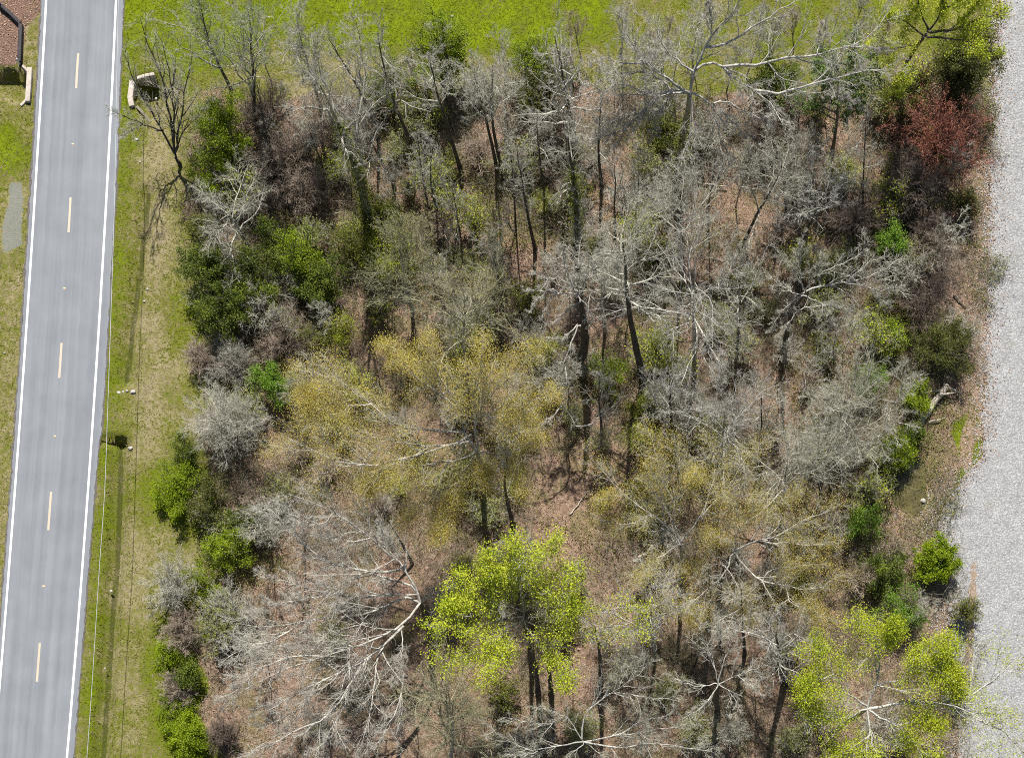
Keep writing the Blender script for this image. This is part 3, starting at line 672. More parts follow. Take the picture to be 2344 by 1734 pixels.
hero('bare tree with gold buds whose long pale limb runs toward the muddy pool', (1645, 1350),
     [(1655, 1310, 5), (1672, 1272, 9)],
     [(13, [(1681, 1263), (1719, 1236), (1760, 1236), (1784, 1226), (1825, 1193), (1878, 1177), (1930, 1148)]), (14, [(1681, 1258), (1690, 1215), (1720, 1170), (1740, 1130)]),
      (9, [(1668, 1275), (1665, 1303), (1644, 1330), (1604, 1363), (1569, 1387), (1536, 1389), (1499, 1379)]), (8, [(1604, 1363), (1601, 1368), (1593, 1411), (1587, 1432)]),
      (11, [(1685, 1275), (1744, 1333), (1798, 1336), (1838, 1355), (1884, 1341), (1932, 1314)]), (10, [(1798, 1336), (1806, 1381), (1860, 1398), (1905, 1422)]),
      (12, [(1740, 1238), (1744, 1245), (1800, 1240), (1860, 1250), (1920, 1235)]), (14, [(1672, 1255), (1650, 1220), (1640, 1180), (1655, 1120)]), (13, [(1719, 1236), (1750, 1190), (1780, 1150), (1830, 1120)]),
      (9, [(1660, 1290), (1620, 1290), (1590, 1310), (1560, 1300)]), (12, [(1744, 1333), (1760, 1300), (1830, 1295), (1890, 1290)]), (8, [(1838, 1355), (1850, 1385), (1870, 1420)]), (8, [(1662, 1300), (1690, 1340), (1700, 1380), (1720, 1420)])],
     r0=.26, rl=.078, m=(14, 9, 5), bark='bone', twig='ash', seed=53, tw=.010, l2=.3, leaf=('mustard', 46000, .06, .38, None), trunk_bark='dark')
# leafing trees at the bottom
hero('vivid lime green leafing tree in plates above dark trunks', (1215, 1478),
     [(1208, 1455, 5), (1200, 1410, 10)],
     [(17, [(1200, 1400), (1190, 1340), (1175, 1280), (1160, 1235)]), (16.5, [(1196, 1370), (1230, 1310), (1250, 1260), (1262, 1235)]), (15.5, [(1205, 1400), (1260, 1360), (1310, 1320), (1345, 1300)]),
      (14.5, [(1195, 1400), (1130, 1370), (1080, 1345), (1040, 1325)]), (14, [(1195, 1410), (1130, 1425), (1060, 1430), (995, 1440)]), (13, [(1198, 1415), (1130, 1470), (1070, 1500), (1020, 1510)]),
      (12.5, [(1200, 1420), (1160, 1480), (1120, 1530), (1110, 1555)]), (13, [(1205, 1420), (1250, 1440), (1310, 1440), (1370, 1450)]), (12, [(1205, 1430), (1240, 1490), (1290, 1540), (1290, 1575)]),
      (14, [(1260, 1365), (1310, 1390), (1360, 1400)]), (12.5, [(1310, 1440), (1380, 1455), (1440, 1450), (1480, 1440)]), (15.5, [(1150, 1355), (1120, 1310), (1110, 1270)]), (14, [(1080, 1345), (1060, 1380), (1020, 1390)]),
      (13, [(1370, 1400), (1430, 1390), (1485, 1395)])],
     r0=.28, rl=.07, m=(11, 7, 3), bark='grey', twig='silver', seed=61, l2=.3, leaf=('lime', 29000, .145, .34, lambda p: np.where(p[:, 0] > 2.4, .22, 1.)), trunk_bark='dark')
hero('yellow green leafing tree spreading one dark limb over the gravel track', (1905, 1678),
     [(1930, 1655, 6), (1985, 1622, 12.5)],
     [(14, [(1985, 1620), (2040, 1612), (2100, 1597), (2170, 1612), (2200, 1604), (2250, 1575), (2300, 1535), (2335, 1500)]), (13.5, [(2165, 1612), (2230, 1640), (2290, 1665), (2344, 1720), (2380, 1760)]),
      (15, [(2175, 1612), (2185, 1580), (2190, 1560), (2180, 1540)]), (16, [(1985, 1615), (2005, 1570), (2015, 1520), (2010, 1480), (1990, 1440), (1960, 1430)]),
      (15, [(1975, 1612), (1930, 1580), (1910, 1540), (1880, 1490), (1870, 1470)]), (16, [(2015, 1562), (2070, 1555), (2090, 1510), (2130, 1480)]), (17, [(2010, 1485), (2040, 1460), (2050, 1430)]),
      (12, [(1985, 1625), (1993, 1680), (1996, 1734), (2000, 1800)]), (13, [(1980, 1620), (1930, 1650), (1880, 1640), (1850, 1620)]), (11.5, [(1993, 1680), (1940, 1720), (1900, 1760)]),
      (12.5, [(1990, 1625), (2050, 1660), (2090, 1690), (2120, 1740)]), (13, [(2050, 1655), (2110, 1650), (2150, 1660)]), (15, [(2090, 1510), (2140, 1530), (2180, 1470)]),
      (14.5, [(1910, 1545), (1860, 1560), (1840, 1590)]), (15, [(2100, 1597), (2140, 1560), (2160, 1520)])],
     r0=.28, rl=.10, m=(15, 7, 3), bark='silver', twig='silver', seed=67, l2=.45, leaf=('yellowgreen', 46000, .13, .3, lambda p: np.clip(1.5 - np.maximum(p[:, 0] - 31, 0) * .35, .06, 2)), trunk_bark='grey')
hero('olive grey bare tree radiating low white limbs at the bottom edge', (1330, 1735),
     [(1332, 1720, 5), (1336, 1697, 9.5)],
     [(13, [(1336, 1696), (1290, 1702), (1230, 1718), (1180, 1705), (1120, 1668)]), (13, [(1332, 1690), (1300, 1640), (1260, 1625), (1215, 1615)]), (15, [(1334, 1690), (1332, 1640), (1386, 1591), (1437, 1565), (1497, 1510)]),
      (13, [(1400, 1582), (1440, 1585), (1500, 1600), (1560, 1590)]), (12, [(1340, 1696), (1420, 1680), (1500, 1672), (1570, 1655)]), (11, [(1342, 1700), (1420, 1710), (1490, 1700), (1560, 1705), (1630, 1720)]),
      (9, [(1340, 1702), (1380, 1730), (1420, 1760)]), (9, [(1332, 1702), (1300, 1735), (1290, 1780)]), (14, [(1230, 1718), (1180, 1734), (1120, 1745)]), (12, [(1300, 1640), (1250, 1660), (1200, 1650), (1150, 1640)]),
      (14, [(1386, 1591), (1400, 1545), (1440, 1520)]), (12, [(1420, 1680), (1460, 1650), (1520, 1640), (1550, 1620)])],
     r0=.25, rl=.07, m=(15, 9, 5), bark='silver', twig='ash', seed=71, tw=.010, l2=.3, trunk_bark='dark', leaf=('sprig', 3500, .06, .15, None))
hero('bare tree with forked dark trunk casting long branch shadows', (1645, 1640),
     [(1640, 1600, 6), (1645, 1565, 11)],
     [(13, [(1645, 1560), (1690, 1545), (1725, 1530), (1765, 1515)]), (15, [(1644, 1560), (1625, 1500), (1600, 1440), (1590, 1400)]), (14, [(1645, 1560), (1660, 1500), (1680, 1450), (1700, 1420)]),
      (12, [(1640, 1565), (1600, 1570), (1560, 1560), (1530, 1540)]), (11, [(1648, 1565), (1680, 1590), (1690, 1620), (1675, 1640)]), (13, [(1690, 1545), (1720, 1570), (1745, 1590)]), (11, [(1640, 1570), (1620, 1610), (1570, 1640), (1545, 1655)]),
      (14, [(1625, 1500), (1650, 1460), (1645, 1420)])], r0=.28, rl=.07, m=(12, 8, 5), bark='silver', twig='ash', seed=73, l2=.3, trunk_bark='dark')
# stems leaning over the culvert and the road
hero('clump of slender dark stems leaning over the broken culvert', (414, 378),
     [(405, 365, .8), (400, 352, 1.5)],
     [(9, [(400, 352), (372, 300), (350, 262), (330, 230), (300, 170), (282, 120)]), (12, [(402, 350), (395, 290), (380, 230), (365, 160), (335, 90), (320, 40)]), (12, [(404, 350), (398, 300), (398, 230), (385, 150), (370, 90)]),
      (11, [(406, 352), (405, 300), (420, 240), (430, 180), (440, 120)]), (8, [(372, 300), (330, 285), (290, 270), (248, 250)]), (8, [(330, 285), (300, 300), (275, 310)]), (9, [(380, 235), (400, 190), (400, 120)]),
      (7, [(402, 350), (420, 300), (460, 260), (480, 230)])], r0=.2, rl=.10, m=(13, 8, 5), bark='dark', twig='ash', seed=79, l2=.3, up=.1)
# leafing tree at the gravel corner
hero('dark forked tree with thin spring leaves at the upper corner of the gravel track', (2035, 228),
     [(2060, 170, 5), (2095, 110, 9), (2126, 70, 12)],
     [(16, [(2126, 68), (2112, 40), (2100, 0), (2090, -50)]), (16, [(2128, 68), (2148, 40), (2158, 0), (2165, -40)]), (14, [(2120, 76), (2170, 70), (2210, 60), (2250, 40), (2300, 30)]), (13, [(2115, 88), (2160, 85), (2220, 95), (2280, 120)]),
      (12, [(2105, 100), (2070, 108), (2030, 112), (1990, 100)]), (14, [(2112, 80), (2080, 55), (2050, 40), (2030, 20)]), (14, [(2170, 72), (2220, 30), (2250, -10)]), (9, [(2080, 150), (2075, 180), (2050, 210)]), (15, [(2158, 20), (2200, 0), (2240, -40)])],
     r0=.26, rl=.13, m=(9, 6, 3), bark='dark', twig='olive', seed=83, l2=.3, leaf=('yellowgreen', 16000, .14, .22, None))

# single trees of the wood, each by its foot and its tip
bare('bare tree with a fine grey domed crown over the dark middle trunk', (1476, 880), (1422, 560), 19, 4.2, r0=.34, n1=20, crown=.62, bark='dark', twig='ash', m=(9, 7, 5), up=.1)
bare('grey bare tree with level white limbs in the heart of the wood', (1590, 850), (1592, 640), 14, 6, r0=.22, n1=16, crown=.55, ang=1.2, bark='grey', twig='silver', m=(9, 7, 5))
bare('smoky grey bare tree just below the plank-like log', (1560, 650), (1565, 455), 13.5, 3.6, r0=.18, n1=15, crown=.5, bark='grey', twig='ash', m=(9, 7, 5))
bare('low tree of soft grey twigs between the lime shrubs and the wood', (1900, 1060), (1945, 900), 9.5, 4.6, r0=.16, n1=17, crown=.3, bark='grey', twig='ash', m=(10, 7, 5), leaf=('sprig', 2500, .07, .15, None))
bare('olive grey twiggy tree behind the long gold-budded limb', (1790, 1170), (1805, 1040), 11, 4.6, r0=.16, n1=16, crown=.35, bark='grey', twig='ash', m=(9, 7, 5), leaf=('sprig', 2200, .07, .15, None))
bare('grey bare tree above the tree whose pale leader forks upward', (1650, 1110), (1665, 930), 13, 4.4, r0=.18, n1=16, crown=.45, bark='grey', twig='silver', m=(9, 7, 5))
bare('straight dark spire with short twigs below the lawn corner', (1316, 330), (1272, 85), 14.5, 2.6, r0=.2, n1=26, crown=.22, ang=1.0, bark='dark', twig='silver', m=(6, 5, 4))
bare('tall black-stemmed tree leaning toward the road, foot by two dark logs', (1058, 400), (985, 130), 18, 2.7, r0=.19, n1=16, crown=.5, bark='dark', twig='ash', m=(7, 6, 4))
bare('tall slim tree with lilac grey crown, upper of the joined pair', (1139, 392), (1085, 165), 16, 2.4, r0=.17, n1=17, crown=.52, bark='dark', twig='ash', m=(8, 6, 5))
bare('straighter stem of the joined pair with lilac grey crown', (1153, 398), (1128, 150), 17, 2.3, r0=.17, n1=16, crown=.52, bark='dark', twig='ash', m=(8, 6, 5))
bare('slim dark tree in front of the yellow green bush at the lawn edge', (962, 365), (862, 75), 18, 2.6, r0=.18, n1=18, crown=.35, bark='dark', twig='grey', m=(7, 6, 4))
bare('leaning dark stem rising from brown thicket to the lawn', (868, 325), (752, 80), 16, 2.4, r0=.15, n1=16, crown=.38, bark='dark', twig='grey', m=(7, 6, 4))
bare('short leaning dark stem with pale tip above the mossy trunk', (905, 430), (797, 225), 13, 1.8, r0=.13, n1=14, crown=.5, bark='dark', twig='silver', m=(6, 5, 4))
bare('thick mossy trunk wrapped in ivy leaning out of the brown thicket', (848, 520), (735, 190), 19, 3.8, r0=.42, n1=14, crown=.42, bark='olive', twig='grey', m=(8, 6, 5), ivy=4500)
bare('wispy grey tree standing against the lawn above the brown thicket', (735, 245), (690, 45), 12.5, 2.5, r0=.13, n1=22, crown=.2, ang=.6, bark='grey', twig='ash', m=(9, 7, 5))
bare('feathery tree in pale bud with dark stem, right of a twin by the lawn', (583, 285), (562, 25), 14, 3.2, r0=.16, n1=20, crown=.22, ang=.7, bark='dark', twig='grey', m=(7, 6, 4), leaf=('fresh', 3200, .09, .2, None))
bare('feathery tree in pale bud nearest the culvert', (530, 205), (452, 10), 12, 2.8, r0=.14, n1=18, crown=.25, ang=.7, bark='dark', twig='grey', m=(7, 6, 4), leaf=('fresh', 2600, .09, .2, None))
bare('gnarled low grey tree over the dark evergreens at the wood edge', (566, 560), (505, 455), 7, 3.4, r0=.17, n1=15, crown=.35, ang=1.2, bark='silver', twig='ash', m=(9, 6, 5), wob=.26)
bare('bushy yellowish tree with a heap of pale branches at its foot', (945, 720), (915, 570), 9, 3.7, r0=.16, n1=16, crown=.25, bark='silver', twig='olive', m=(9, 7, 4), leaf=('sprig', 4200, .09, .2, None))
bare('hazy olive grey tree immediately above the mustard yellow crown', (1070, 870), (1055, 675), 13, 4.6, r0=.18, n1=17, crown=.45, bark='grey', twig='olive', m=(10, 7, 5), leaf=('mustard', 1500, .08, .15, None))
bare('dark bushy upright tree on the pink litter above the dead-topped one', (1145, 680), (1128, 540), 9, 1.9, r0=.13, n1=20, crown=.2, ang=.6, bark='dark', twig='grey', m=(7, 6, 4), leaf=('ivy', 900, .09, .15, None))
bare('black ivy-clad trunk standing above the dead-topped tree', (1322, 560), (1300, 320), 15, 2.8, r0=.36, n1=12, crown=.5, bark='dark', twig='grey', ivy=2600, m=(7, 6, 4))
bare('dark leaning tree with pale twigs reaching to the brown brush', (1832, 560), (1895, 440), 9, 4.2, r0=.19, n1=12, crown=.45, ang=1., bark='dark', twig='silver', m=(8, 6, 4))
bare('thin dark tree slanting beside the smoky grey crown', (1700, 560), (1790, 390), 10.5, 3, r0=.15, n1=12, crown=.4, bark='dark', twig='ash', m=(7, 6, 4))
bare('grey fine-twigged low tree under the pine', (1800, 500), (1790, 350), 8, 3.0, r0=.13, n1=15, crown=.3, bark='dark', twig='ash', m=(8, 6, 5))
bare('olive bare tree below the black shadow of the silver tree', (1030, 1740), (1040, 1600), 11, 4.4, r0=.2, n1=17, crown=.4, bark='grey', twig='olive', m=(9, 7, 5), leaf=('sprig', 2200, .06, .15, None))
bare('black pole trunk with thin crown below the lime green tree', (1374, 1592), (1358, 1440), 13, 2.2, r0=.25, n1=10, crown=.7, bark='dark', twig='silver', m=(6, 5, 4))
bare('dark pole trunk under the lime green crown, second from the black pole', (1262, 1590), (1255, 1460), 13, 1.8, r0=.22, n1=8, crown=.75, bark='dark', m=(5, 5, 3))
bare('dark trunk leaning under the lime green crown beside deep shadow', (1232, 1585), (1215, 1455), 13, 1.8, r0=.22, n1=8, crown=.75, bark='dark', m=(5, 5, 3))
bare('bare tree with stout black trunk close to the yellow green leafing tree', (1797, 1560), (1778, 1440), 12, 3.4, r0=.3, n1=13, crown=.5, bark='dark', twig='silver', m=(8, 6, 4))
bare('slim bare tree with white twigs between lime crown and gold buds', (1500, 1510), (1490, 1380), 11, 3.4, r0=.15, n1=14, crown=.4, bark='grey', twig='silver', m=(8, 6, 4), leaf=('lime', 500, .13, .2, None))
bare('pale bare tree behind the pool with dark bent stem', (1880, 1140), (1875, 990), 10, 3.4, r0=.13, n1=14, crown=.35, bark='dark', twig='ash', m=(8, 7, 4))
bare('black stem beside the white-limbed tree in the heart of the wood', (1545, 1010), (1535, 870), 10, 3, r0=.17, n1=12, crown=.4, bark='dark', twig='silver', m=(8, 6, 4))
bare('tree with a tall black stem running down between two grey crowns', (1690, 800), (1692, 600), 13, 3.2, r0=.16, n1=13, crown=.5, bark='dark', twig='ash', m=(8, 6, 5))
bare('grey bare tree spreading beside the upright tree with the domed crown', (1385, 760), (1380, 610), 11, 2.8, r0=.14, n1=13, crown=.45, bark='grey', twig='ash', m=(8, 6, 5))
bare('bare tree with dull twigs above the forked dark trunk', (1705, 1500), (1700, 1350), 11, 3.6, r0=.15, n1=13, crown=.4, bark='dark', twig='ash', m=(8, 6, 4))
bare('thin pale tree over the brush at the wood edge below the yellow crown', (545, 1050), (545, 940), 7, 3., r0=.1, n1=14, crown=.25, bark='brown', twig='ash', m=(9, 7, 4))
bare('brown leaning stem crossing pink litter beneath the yellow crown', (945, 1290), (850, 1130), 8, 1.6, r0=.14, n1=9, crown=.5, bark='brown', m=(5, 5, 3))
bare('pine with soft green needles at the far side of the great pale tree', (1903, 355), (1925, 150), 11, 2.8, r0=.17, n1=26, crown=.42, ang=1.25, bark='brown', m=(7, 5, 3), leaf=('pine', 9000, .17, .12, None), name='pine_tree')
for i, (b, tp, h, r_, lb) in enumerate([
        ((986, 490), (952, 300), 13, .10, 'thin dark pole tree, first in the brown opening beside the mossy trunk'), ((1010, 505), (988, 330), 13, .12, 'thin dark pole tree with greenish bark in the brown opening'),
        ((1226, 575), (1185, 340), 15, .16, 'dark slanting pole tree with mossy foot in the brown opening'), ((1408, 545), (1395, 380), 11, .12, 'dark pole tree with a green tuft on its stem'),
        ((1378, 430), (1372, 220), 13, .15, 'black pole tree beneath the lowest limbs of the great pale tree'), ((1180, 520), (1165, 330), 12, .09, 'slim pole tree between the joined pair and the slanting mossy pole'),
        ((1448, 520), (1455, 380), 10, .09, 'thin crooked pole tree under the great pale tree'), ((1975, 480), (1985, 240), 12, .1, 'thin dark pole tree beside the red shrub'),
        ((1380, 1010), (1372, 850), 11, .14, 'dark pole tree in the green tuft by the forked shadow'), ((1620, 1440), (1612, 1300), 11, .15, 'straight black pole tree under gold-budded twigs'),
        ((1250, 470), (1232, 260), 14, .12, 'dark pole tree at the shaded side of the straight spire'), ((920, 500), (880, 380), 8, .1, 'crooked dark pole tree next to the ivy of the mossy trunk'),
        ((1745, 1020), (1742, 880), 10, .1, 'dim pole tree beside the grey crown above the gold buds'), ((1175, 1200), (1165, 1040), 12, .2, 'dark pole tree standing between yellow crown and lime crown'),
        ((1060, 570), (1035, 420), 10, .1, 'thin pole tree at the lower side of the brown opening'), ((745, 400), (690, 250), 9, .09, 'thin pole tree lost in the brown thicket'),
        ((1620, 480), (1640, 330), 10, .1, 'thin pole tree just past the drooping limb of the great pale tree'), ((1910, 880), (1915, 740), 9, .08, 'thin pole tree close to the dark olive shrub')]):
    bare(lb, b, tp, h, 1.7, r0=r_, n1=13, crown=.4, ang=.8, bark='dark', twig=('grey', 'ash')[i % 2], m=(6, 5, 3), group='thin dark pole trees of the wood', name='pole_tree')

# shrubs
SH = [
 ('bright yellow green shrub beside the leaning stems at the culvert', (503, 322), 2.6, 3.1, 5, 'bright', 9500, .13, 12, 'dark'),
 ('dark olive evergreen shrub nearest the tan verge', (462, 545), 1.6, 1.9, 3.4, 'holly', 4000, .12, 8, 'brown'),
 ('dark evergreen shrub with yellowish top at the wood edge', (478, 625), 1.9, 2.3, 4, 'ever', 6500, .13, 9, 'brown'),
 ('largest dark evergreen shrub, next to pale verge and tan tangle', (515, 705), 2.2, 2.7, 4.6, 'ever', 9000, .13, 10, 'brown'),
 ('dark evergreen shrub with a pale dead stick above it', (595, 640), 2., 2.3, 4.2, 'ever', 6000, .13, 9, 'brown'),
 ('green-topped shrub in the dark evergreen clump', (690, 590), 2.2, 2., 4.4, 'bright', 4200, .13, 8, 'dark'),
 ('black green evergreen shrub farthest into the wood', (738, 660), 2., 1.9, 4, 'ever', 5500, .13, 8, 'dark'),
 ('green shrub at the top of the dark evergreen clump', (640, 545), 2., 1.8, 3.6, 'ever', 3600, .13, 8, 'brown'),
 ('mid green shrub beside the yellow crown', (630, 885), 1.8, 2.2, 3.4, 'fresh', 4200, .13, 9, 'dark'),
 ('dark green cone of juniper at the edge of the grey brush', (427, 1042), 1.2, 1.1, 3, 'ever', 4200, .10, 6, 'brown'),
 ('lime and dark green bush spilling onto the verge', (415, 1120), 1.2, 2.2, 2.6, 'bright', 6500, .12, 10, 'brown'),
 ('olive bush behind the bush spilling onto the verge', (478, 1150), 1.6, 2.2, 3.4, 'holly', 4200, .12, 9, 'tan'),
 ('scruffy green bush between pink litter and verge', (525, 1265), 1.5, 2.3, 3.2, 'bright', 4200, .12, 9, 'tan'),
 ('dark bush at the edge of the pink litter', (560, 1195), 1.6, 1.7, 3.2, 'ever', 3500, .12, 8, 'dark'),
 ('green sprawling bush under brown tangles', (470, 1335), .9, 2., 2.0, 'bright', 2600, .11, 9, 'tan'),
 ('small green bush sheltering under the brown tangle by the verge', (385, 1500), .7, 1.2, 1.5, 'bright', 2200, .11, 7, 'brown'),
 ('dark green bush below the brown tangle by the verge', (432, 1545), 1.0, 1.5, 2., 'ever', 3500, .12, 8, 'dark'),
 ('bright green bush at the bottom edge of the verge', (440, 1690), 1.2, 2.3, 2.6, 'bright', 6500, .13, 10, 'dark'),
 ('low bright bush just above the one at the bottom edge', (395, 1645), .5, 1.5, 1.1, 'bright', 2400, .11, 8, 'brown'),
 ('yellow green bush against the bright lawn', (1015, 125), 4, 2.6, 7, 'bright', 6500, .13, 11, 'dark'),
 ('lighter yellow bush beside slim dark stems near the lawn', (890, 190), 2.6, 1.9, 5, 'bright', 2800, .12, 8, 'dark'),
 ('green bush at the lawn corner beside the straight spire', (1210, 140), 2.2, 1.8, 4.2, 'bright', 3400, .12, 8, 'dark'),
 ('dark green cedar-like bush behind the straight spire', (1245, 215), 2.4, 2.3, 5, 'holly', 5500, .12, 10, 'dark'),
 ('shady green bush below the yellow green bush of the lawn edge', (965, 240), 2.2, 2.1, 4.2, 'ivy', 3600, .12, 9, 'dark'),
 ('dense dark evergreen at the edge of the gravel track', (2195, 160), 3.6, 3.1, 7, 'holly', 13000, .14, 13, 'dark'),
 ('dark shrub between pine and gravel corner tree', (2075, 235), 2.2, 2.4, 4.4, 'holly', 4500, .13, 9, 'dark'),
 ('green shrub under the long limb of the great pale tree', (1770, 200), 2., 2.4, 4.2, 'ever', 5000, .13, 9, 'dark'),
 ('vivid green shrub at the edge of the dark brush', (2042, 560), 1.8, 1.4, 3.2, 'fresh', 3600, .13, 8, 'dark'),
 ('olive shrub below the red shrub by the gravel', (2212, 470), 1.5, 1.5, 2.8, 'holly', 2800, .12, 8, 'brown'),
 ('large dark olive shrub above the thick broken log', (2160, 795), 1.8, 2.9, 3.6, 'holly', 7500, .12, 12, 'brown'),
 ('lime shrub beside the large dark olive shrub', (2045, 775), 1.6, 1.5, 2.8, 'bright', 2400, .12, 8, 'brown'),
 ('lime shrub beside the thick broken log', (2098, 915), 1.3, 1.5, 2.4, 'bright', 3200, .12, 8, 'brown'),
 ('lime shrub at the head of the muddy pool', (2055, 1040), 1.4, 1.8, 2.6, 'bright', 3600, .12, 9, 'brown'),
 ('dark leafy shrub between broken log and pool', (2088, 1000), 1.1, 1.3, 2., 'ever', 2600, .12, 8, 'dark'),
 ('dark green shrub behind the dense bush of the flared gravel', (2020, 1305), 1.5, 2.1, 3, 'ever', 4200, .12, 9, 'dark'),
 ('ragged green shrub below the muddy pool', (1975, 1190), 1.6, 2.1, 3., 'fresh', 3200, .11, 9, 'brown'),
 ('light green thin shrub at the bend of the gravel edge', (2065, 1400), 1.8, 2.5, 3.4, 'fresh', 2600, .12, 9, 'tan'),
 ('green shrub on the grey twigs beside the lime shrubs', (1985, 870), 1.8, 1.8, 3.4, 'fresh', 2000, .11, 8, 'brown'),
 ('light green sapling bush right of the dead-topped trunk', (1392, 850), 1.5, 1.5, 3, 'bright', 1900, .12, 7, 'brown'),
 ('dark green shrub round the foot of the domed grey tree', (1480, 930), 1.2, 1.6, 2.4, 'ivy', 3400, .13, 8, 'dark'),
 ('yellowish leafy shrub above the heap of pale branches', (885, 590), 2., 2.5, 4, 'yellowgreen', 3000, .11, 9, 'brown'),
 ('leafy thicket at the foot of the mossy trunk', (880, 500), 1.4, 2.3, 2.8, 'ivy', 4200, .13, 9, 'dark'),
 ('olive shrub above the pale heap of branches by dark evergreens', (800, 560), 1.8, 2., 3.4, 'ivy', 2400, .12, 8, 'brown'),
 ('yellow speckled shrub at the upper side of the yellow crown', (775, 760), 1.6, 2.0, 3, 'yellowgreen', 1500, .10, 8, 'brown'),
 ('green-leafed brush under the great pale tree', (1520, 300), 1.6, 2.2, 3.2, 'ivy', 3000, .12, 9, 'dark'),
]
for s in SH: shrub(s[0], s[1], s[2], s[3] * 1.25, s[4] * 1.05, s[5], int(s[6] * 1.9), s[7], s[8] + 3, s[9], m=(9, 7), jit=.17)
shrub('red-budded shrub tree spreading beside the gravel track', (2150, 315), 3.2, 5.0, 6, 'redbud', 12000, .10, 26, 'red', name='red_shrub', m=(9, 8), flat=.8)
shrub('dense bright green bush beside the flared gravel', (2138, 1285), 1.7, 2.2, 3.3, 'bright', 15000, .14, 16, 'dark', m=(9, 7), even=True)
BR = [
 ('dark brown leafless brush filling the shade under the leaning tree', (1960, 505), 2.2, 3.2, 4.2, 'brown'), ('brown leafless brush below the red shrub', (2085, 440), 2.6, 3.2, 5, 'brown'),
 ('ashen brush along the pale verge of the gravel track', (2135, 600), 1.8, 3.0, 3.6, 'tan'), ('brown brush below the ashen one near the gravel', (2105, 690), 1.8, 2.7, 3.6, 'brown'),
 ('dark leafless brush beside the lone vivid green shrub', (2125, 540), 2., 2.6, 4, 'brown'), ('tangle of grey brown canes where the verge meets mid green shrub', (535, 830), 1.5, 2.4, 3, 'grey'),
 ('pale brown tangle hanging over the verge', (462, 815), 1.2, 1.8, 2.4, 'tan'), ('grey brush over the dark juniper', (505, 975), 2.2, 3.3, 4.6, 'ash'),
 ('hazy pale brush standing over the verge grass', (395, 1345), 1.8, 2.5, 3.6, 'ash'), ('brown tangle slanting off the hazy pale brush', (420, 1440), 1.4, 2.4, 2.8, 'tan'),
 ('tan tangle between two green bushes of the verge', (410, 1575), .8, 1.7, 1.6, 'tan'), ('tan thicket below the dark evergreen clump', (655, 760), 1.4, 2.5, 2.6, 'tan'),
 ('brown thicket beside the upper dark evergreen and mossy trunk', (690, 330), 2.2, 3., 4.2, 'tan'), ('broad brown thicket behind the bright yellow green shrub', (625, 370), 1.9, 2.8, 3.8, 'tan'),
 ('brown thicket touching the feathery budded tree', (600, 265), 2.4, 2.8, 4.6, 'brown'), ('brown thicket where the leaning dark stem has its foot', (790, 280), 2.2, 2.6, 4.4, 'tan'),
 ('grey brown thicket over the thin tan pole', (690, 430), 1.6, 2.7, 3.2, 'tan'), ('brown thicket of vines by the dark evergreens', (600, 470), 1.4, 2.4, 2.8, 'brown'),
 ('dark twiggy brush between great pale tree and pine', (1750, 310), 1.8, 2.6, 3.6, 'brown'), ('dark brush in the shadow of the straight spire', (1260, 300), 1.6, 2.2, 3.2, 'brown'),
 ('ruddy brush at the edge of the leaf strip above the gravel flare', (2075, 380), 2., 2., 3.6, 'brown'), ('pale canes at the edge of the tall silver tree crown', (520, 1400), 1.6, 2.4, 3.2, 'ash'),
 ('twiggy grey brush leaning on the muddy pool', (1985, 1125), 1., 1.5, 2.0, 'grey'), ('grey twigs below the dense bright green bush', (2085, 1395), .6, 1.5, 1.4, 'grey'),
 ('brown tangle at the bottom edge beside bright green bush', (510, 1680), 1.2, 1.6, 2.4, 'brown'), ('brown thicket between yellow speckled shrub and evergreens', (700, 820), 1.2, 2.2, 2.4, 'brown'),
]
for lb, c_, hc, R_, h_, bk in BR: shrub(lb, c_, hc, R_ * 1.15, h_, None, 0, .1, 22, bk, m=(14, 11), name='bare_brush', cat='brush', twr=.012)
shrub('heap of reddish dead branches on the leaf litter beside the lime crown', (1400, 1245), .3, 2.2, .8, None, 0, .1, 18, 'tan', m=(7, 6), name='brush_pile', cat='brush pile', twr=.014)

# saplings: one of each kind, then copies
rng = np.random.default_rng(77)
proto = []
for i, (h, r_, bk) in enumerate(((6.5, 1.3, 'ash'), (5., 1.1, 'grey'), (7.5, 1.5, 'ash'), (4., 1., 'tan'))):
    v_ = 900 + 40 * i
    proto.append(bare('slim leafless sapling among the larger trees of the wood', (1300 + 30 * i, v_), (1300 + 30 * i, v_ - 60), h, r_, r0=.05, n1=14, crown=.25, ang=.7, bark='dark' if i % 2 else 'grey', twig=bk, m=(6, 5, 3), group='bare saplings of the wood', name='sapling', tw=.010,
                      leaf=('sprig', 260, .09, .15, None) if i in (1, 3) else None))
spots = []
while len(spots) < 75:
    u, v_ = rng.uniform(560, 2150), rng.uniform(230, 1730)
    if sdf(WOOD, np.array([u]), np.array([v_]))[0] < 45: continue
    if 1230 < u < 1420 and 1060 < v_ < 1280 or 2030 < u and 850 < v_ < 1380: continue
    if 560 < u < 1000 and v_ > 1250 and rng.random() < .75: continue
    if min([9e9] + [math.hypot(u - a, v_ - b) for a, b in spots]) < 48: continue
    spots.append((u, v_))
for q_ in range(26):
    spots.append((rng.uniform(1290, 2030), rng.uniform(95, 240)) if q_ < 18 else (rng.uniform(620, 1280), rng.uniform(170, 250)))
for i, (u, v_) in enumerate(spots):
    pr = proto[i % 4]; sc = rng.uniform(.7, 1.35)
    if i < 4: o = pr
    else:
        o = pr.copy(); COL.objects.link(o)
        for ch in pr.children:
            c_ = ch.copy(); COL.objects.link(c_); c_.parent = o
    o.location = [float(q) for q in at(u, v_)]; o.rotation_euler = (0, 0, rng.uniform(0, 6.28)); o.scale = (sc, sc, sc * rng.uniform(.9, 1.2))

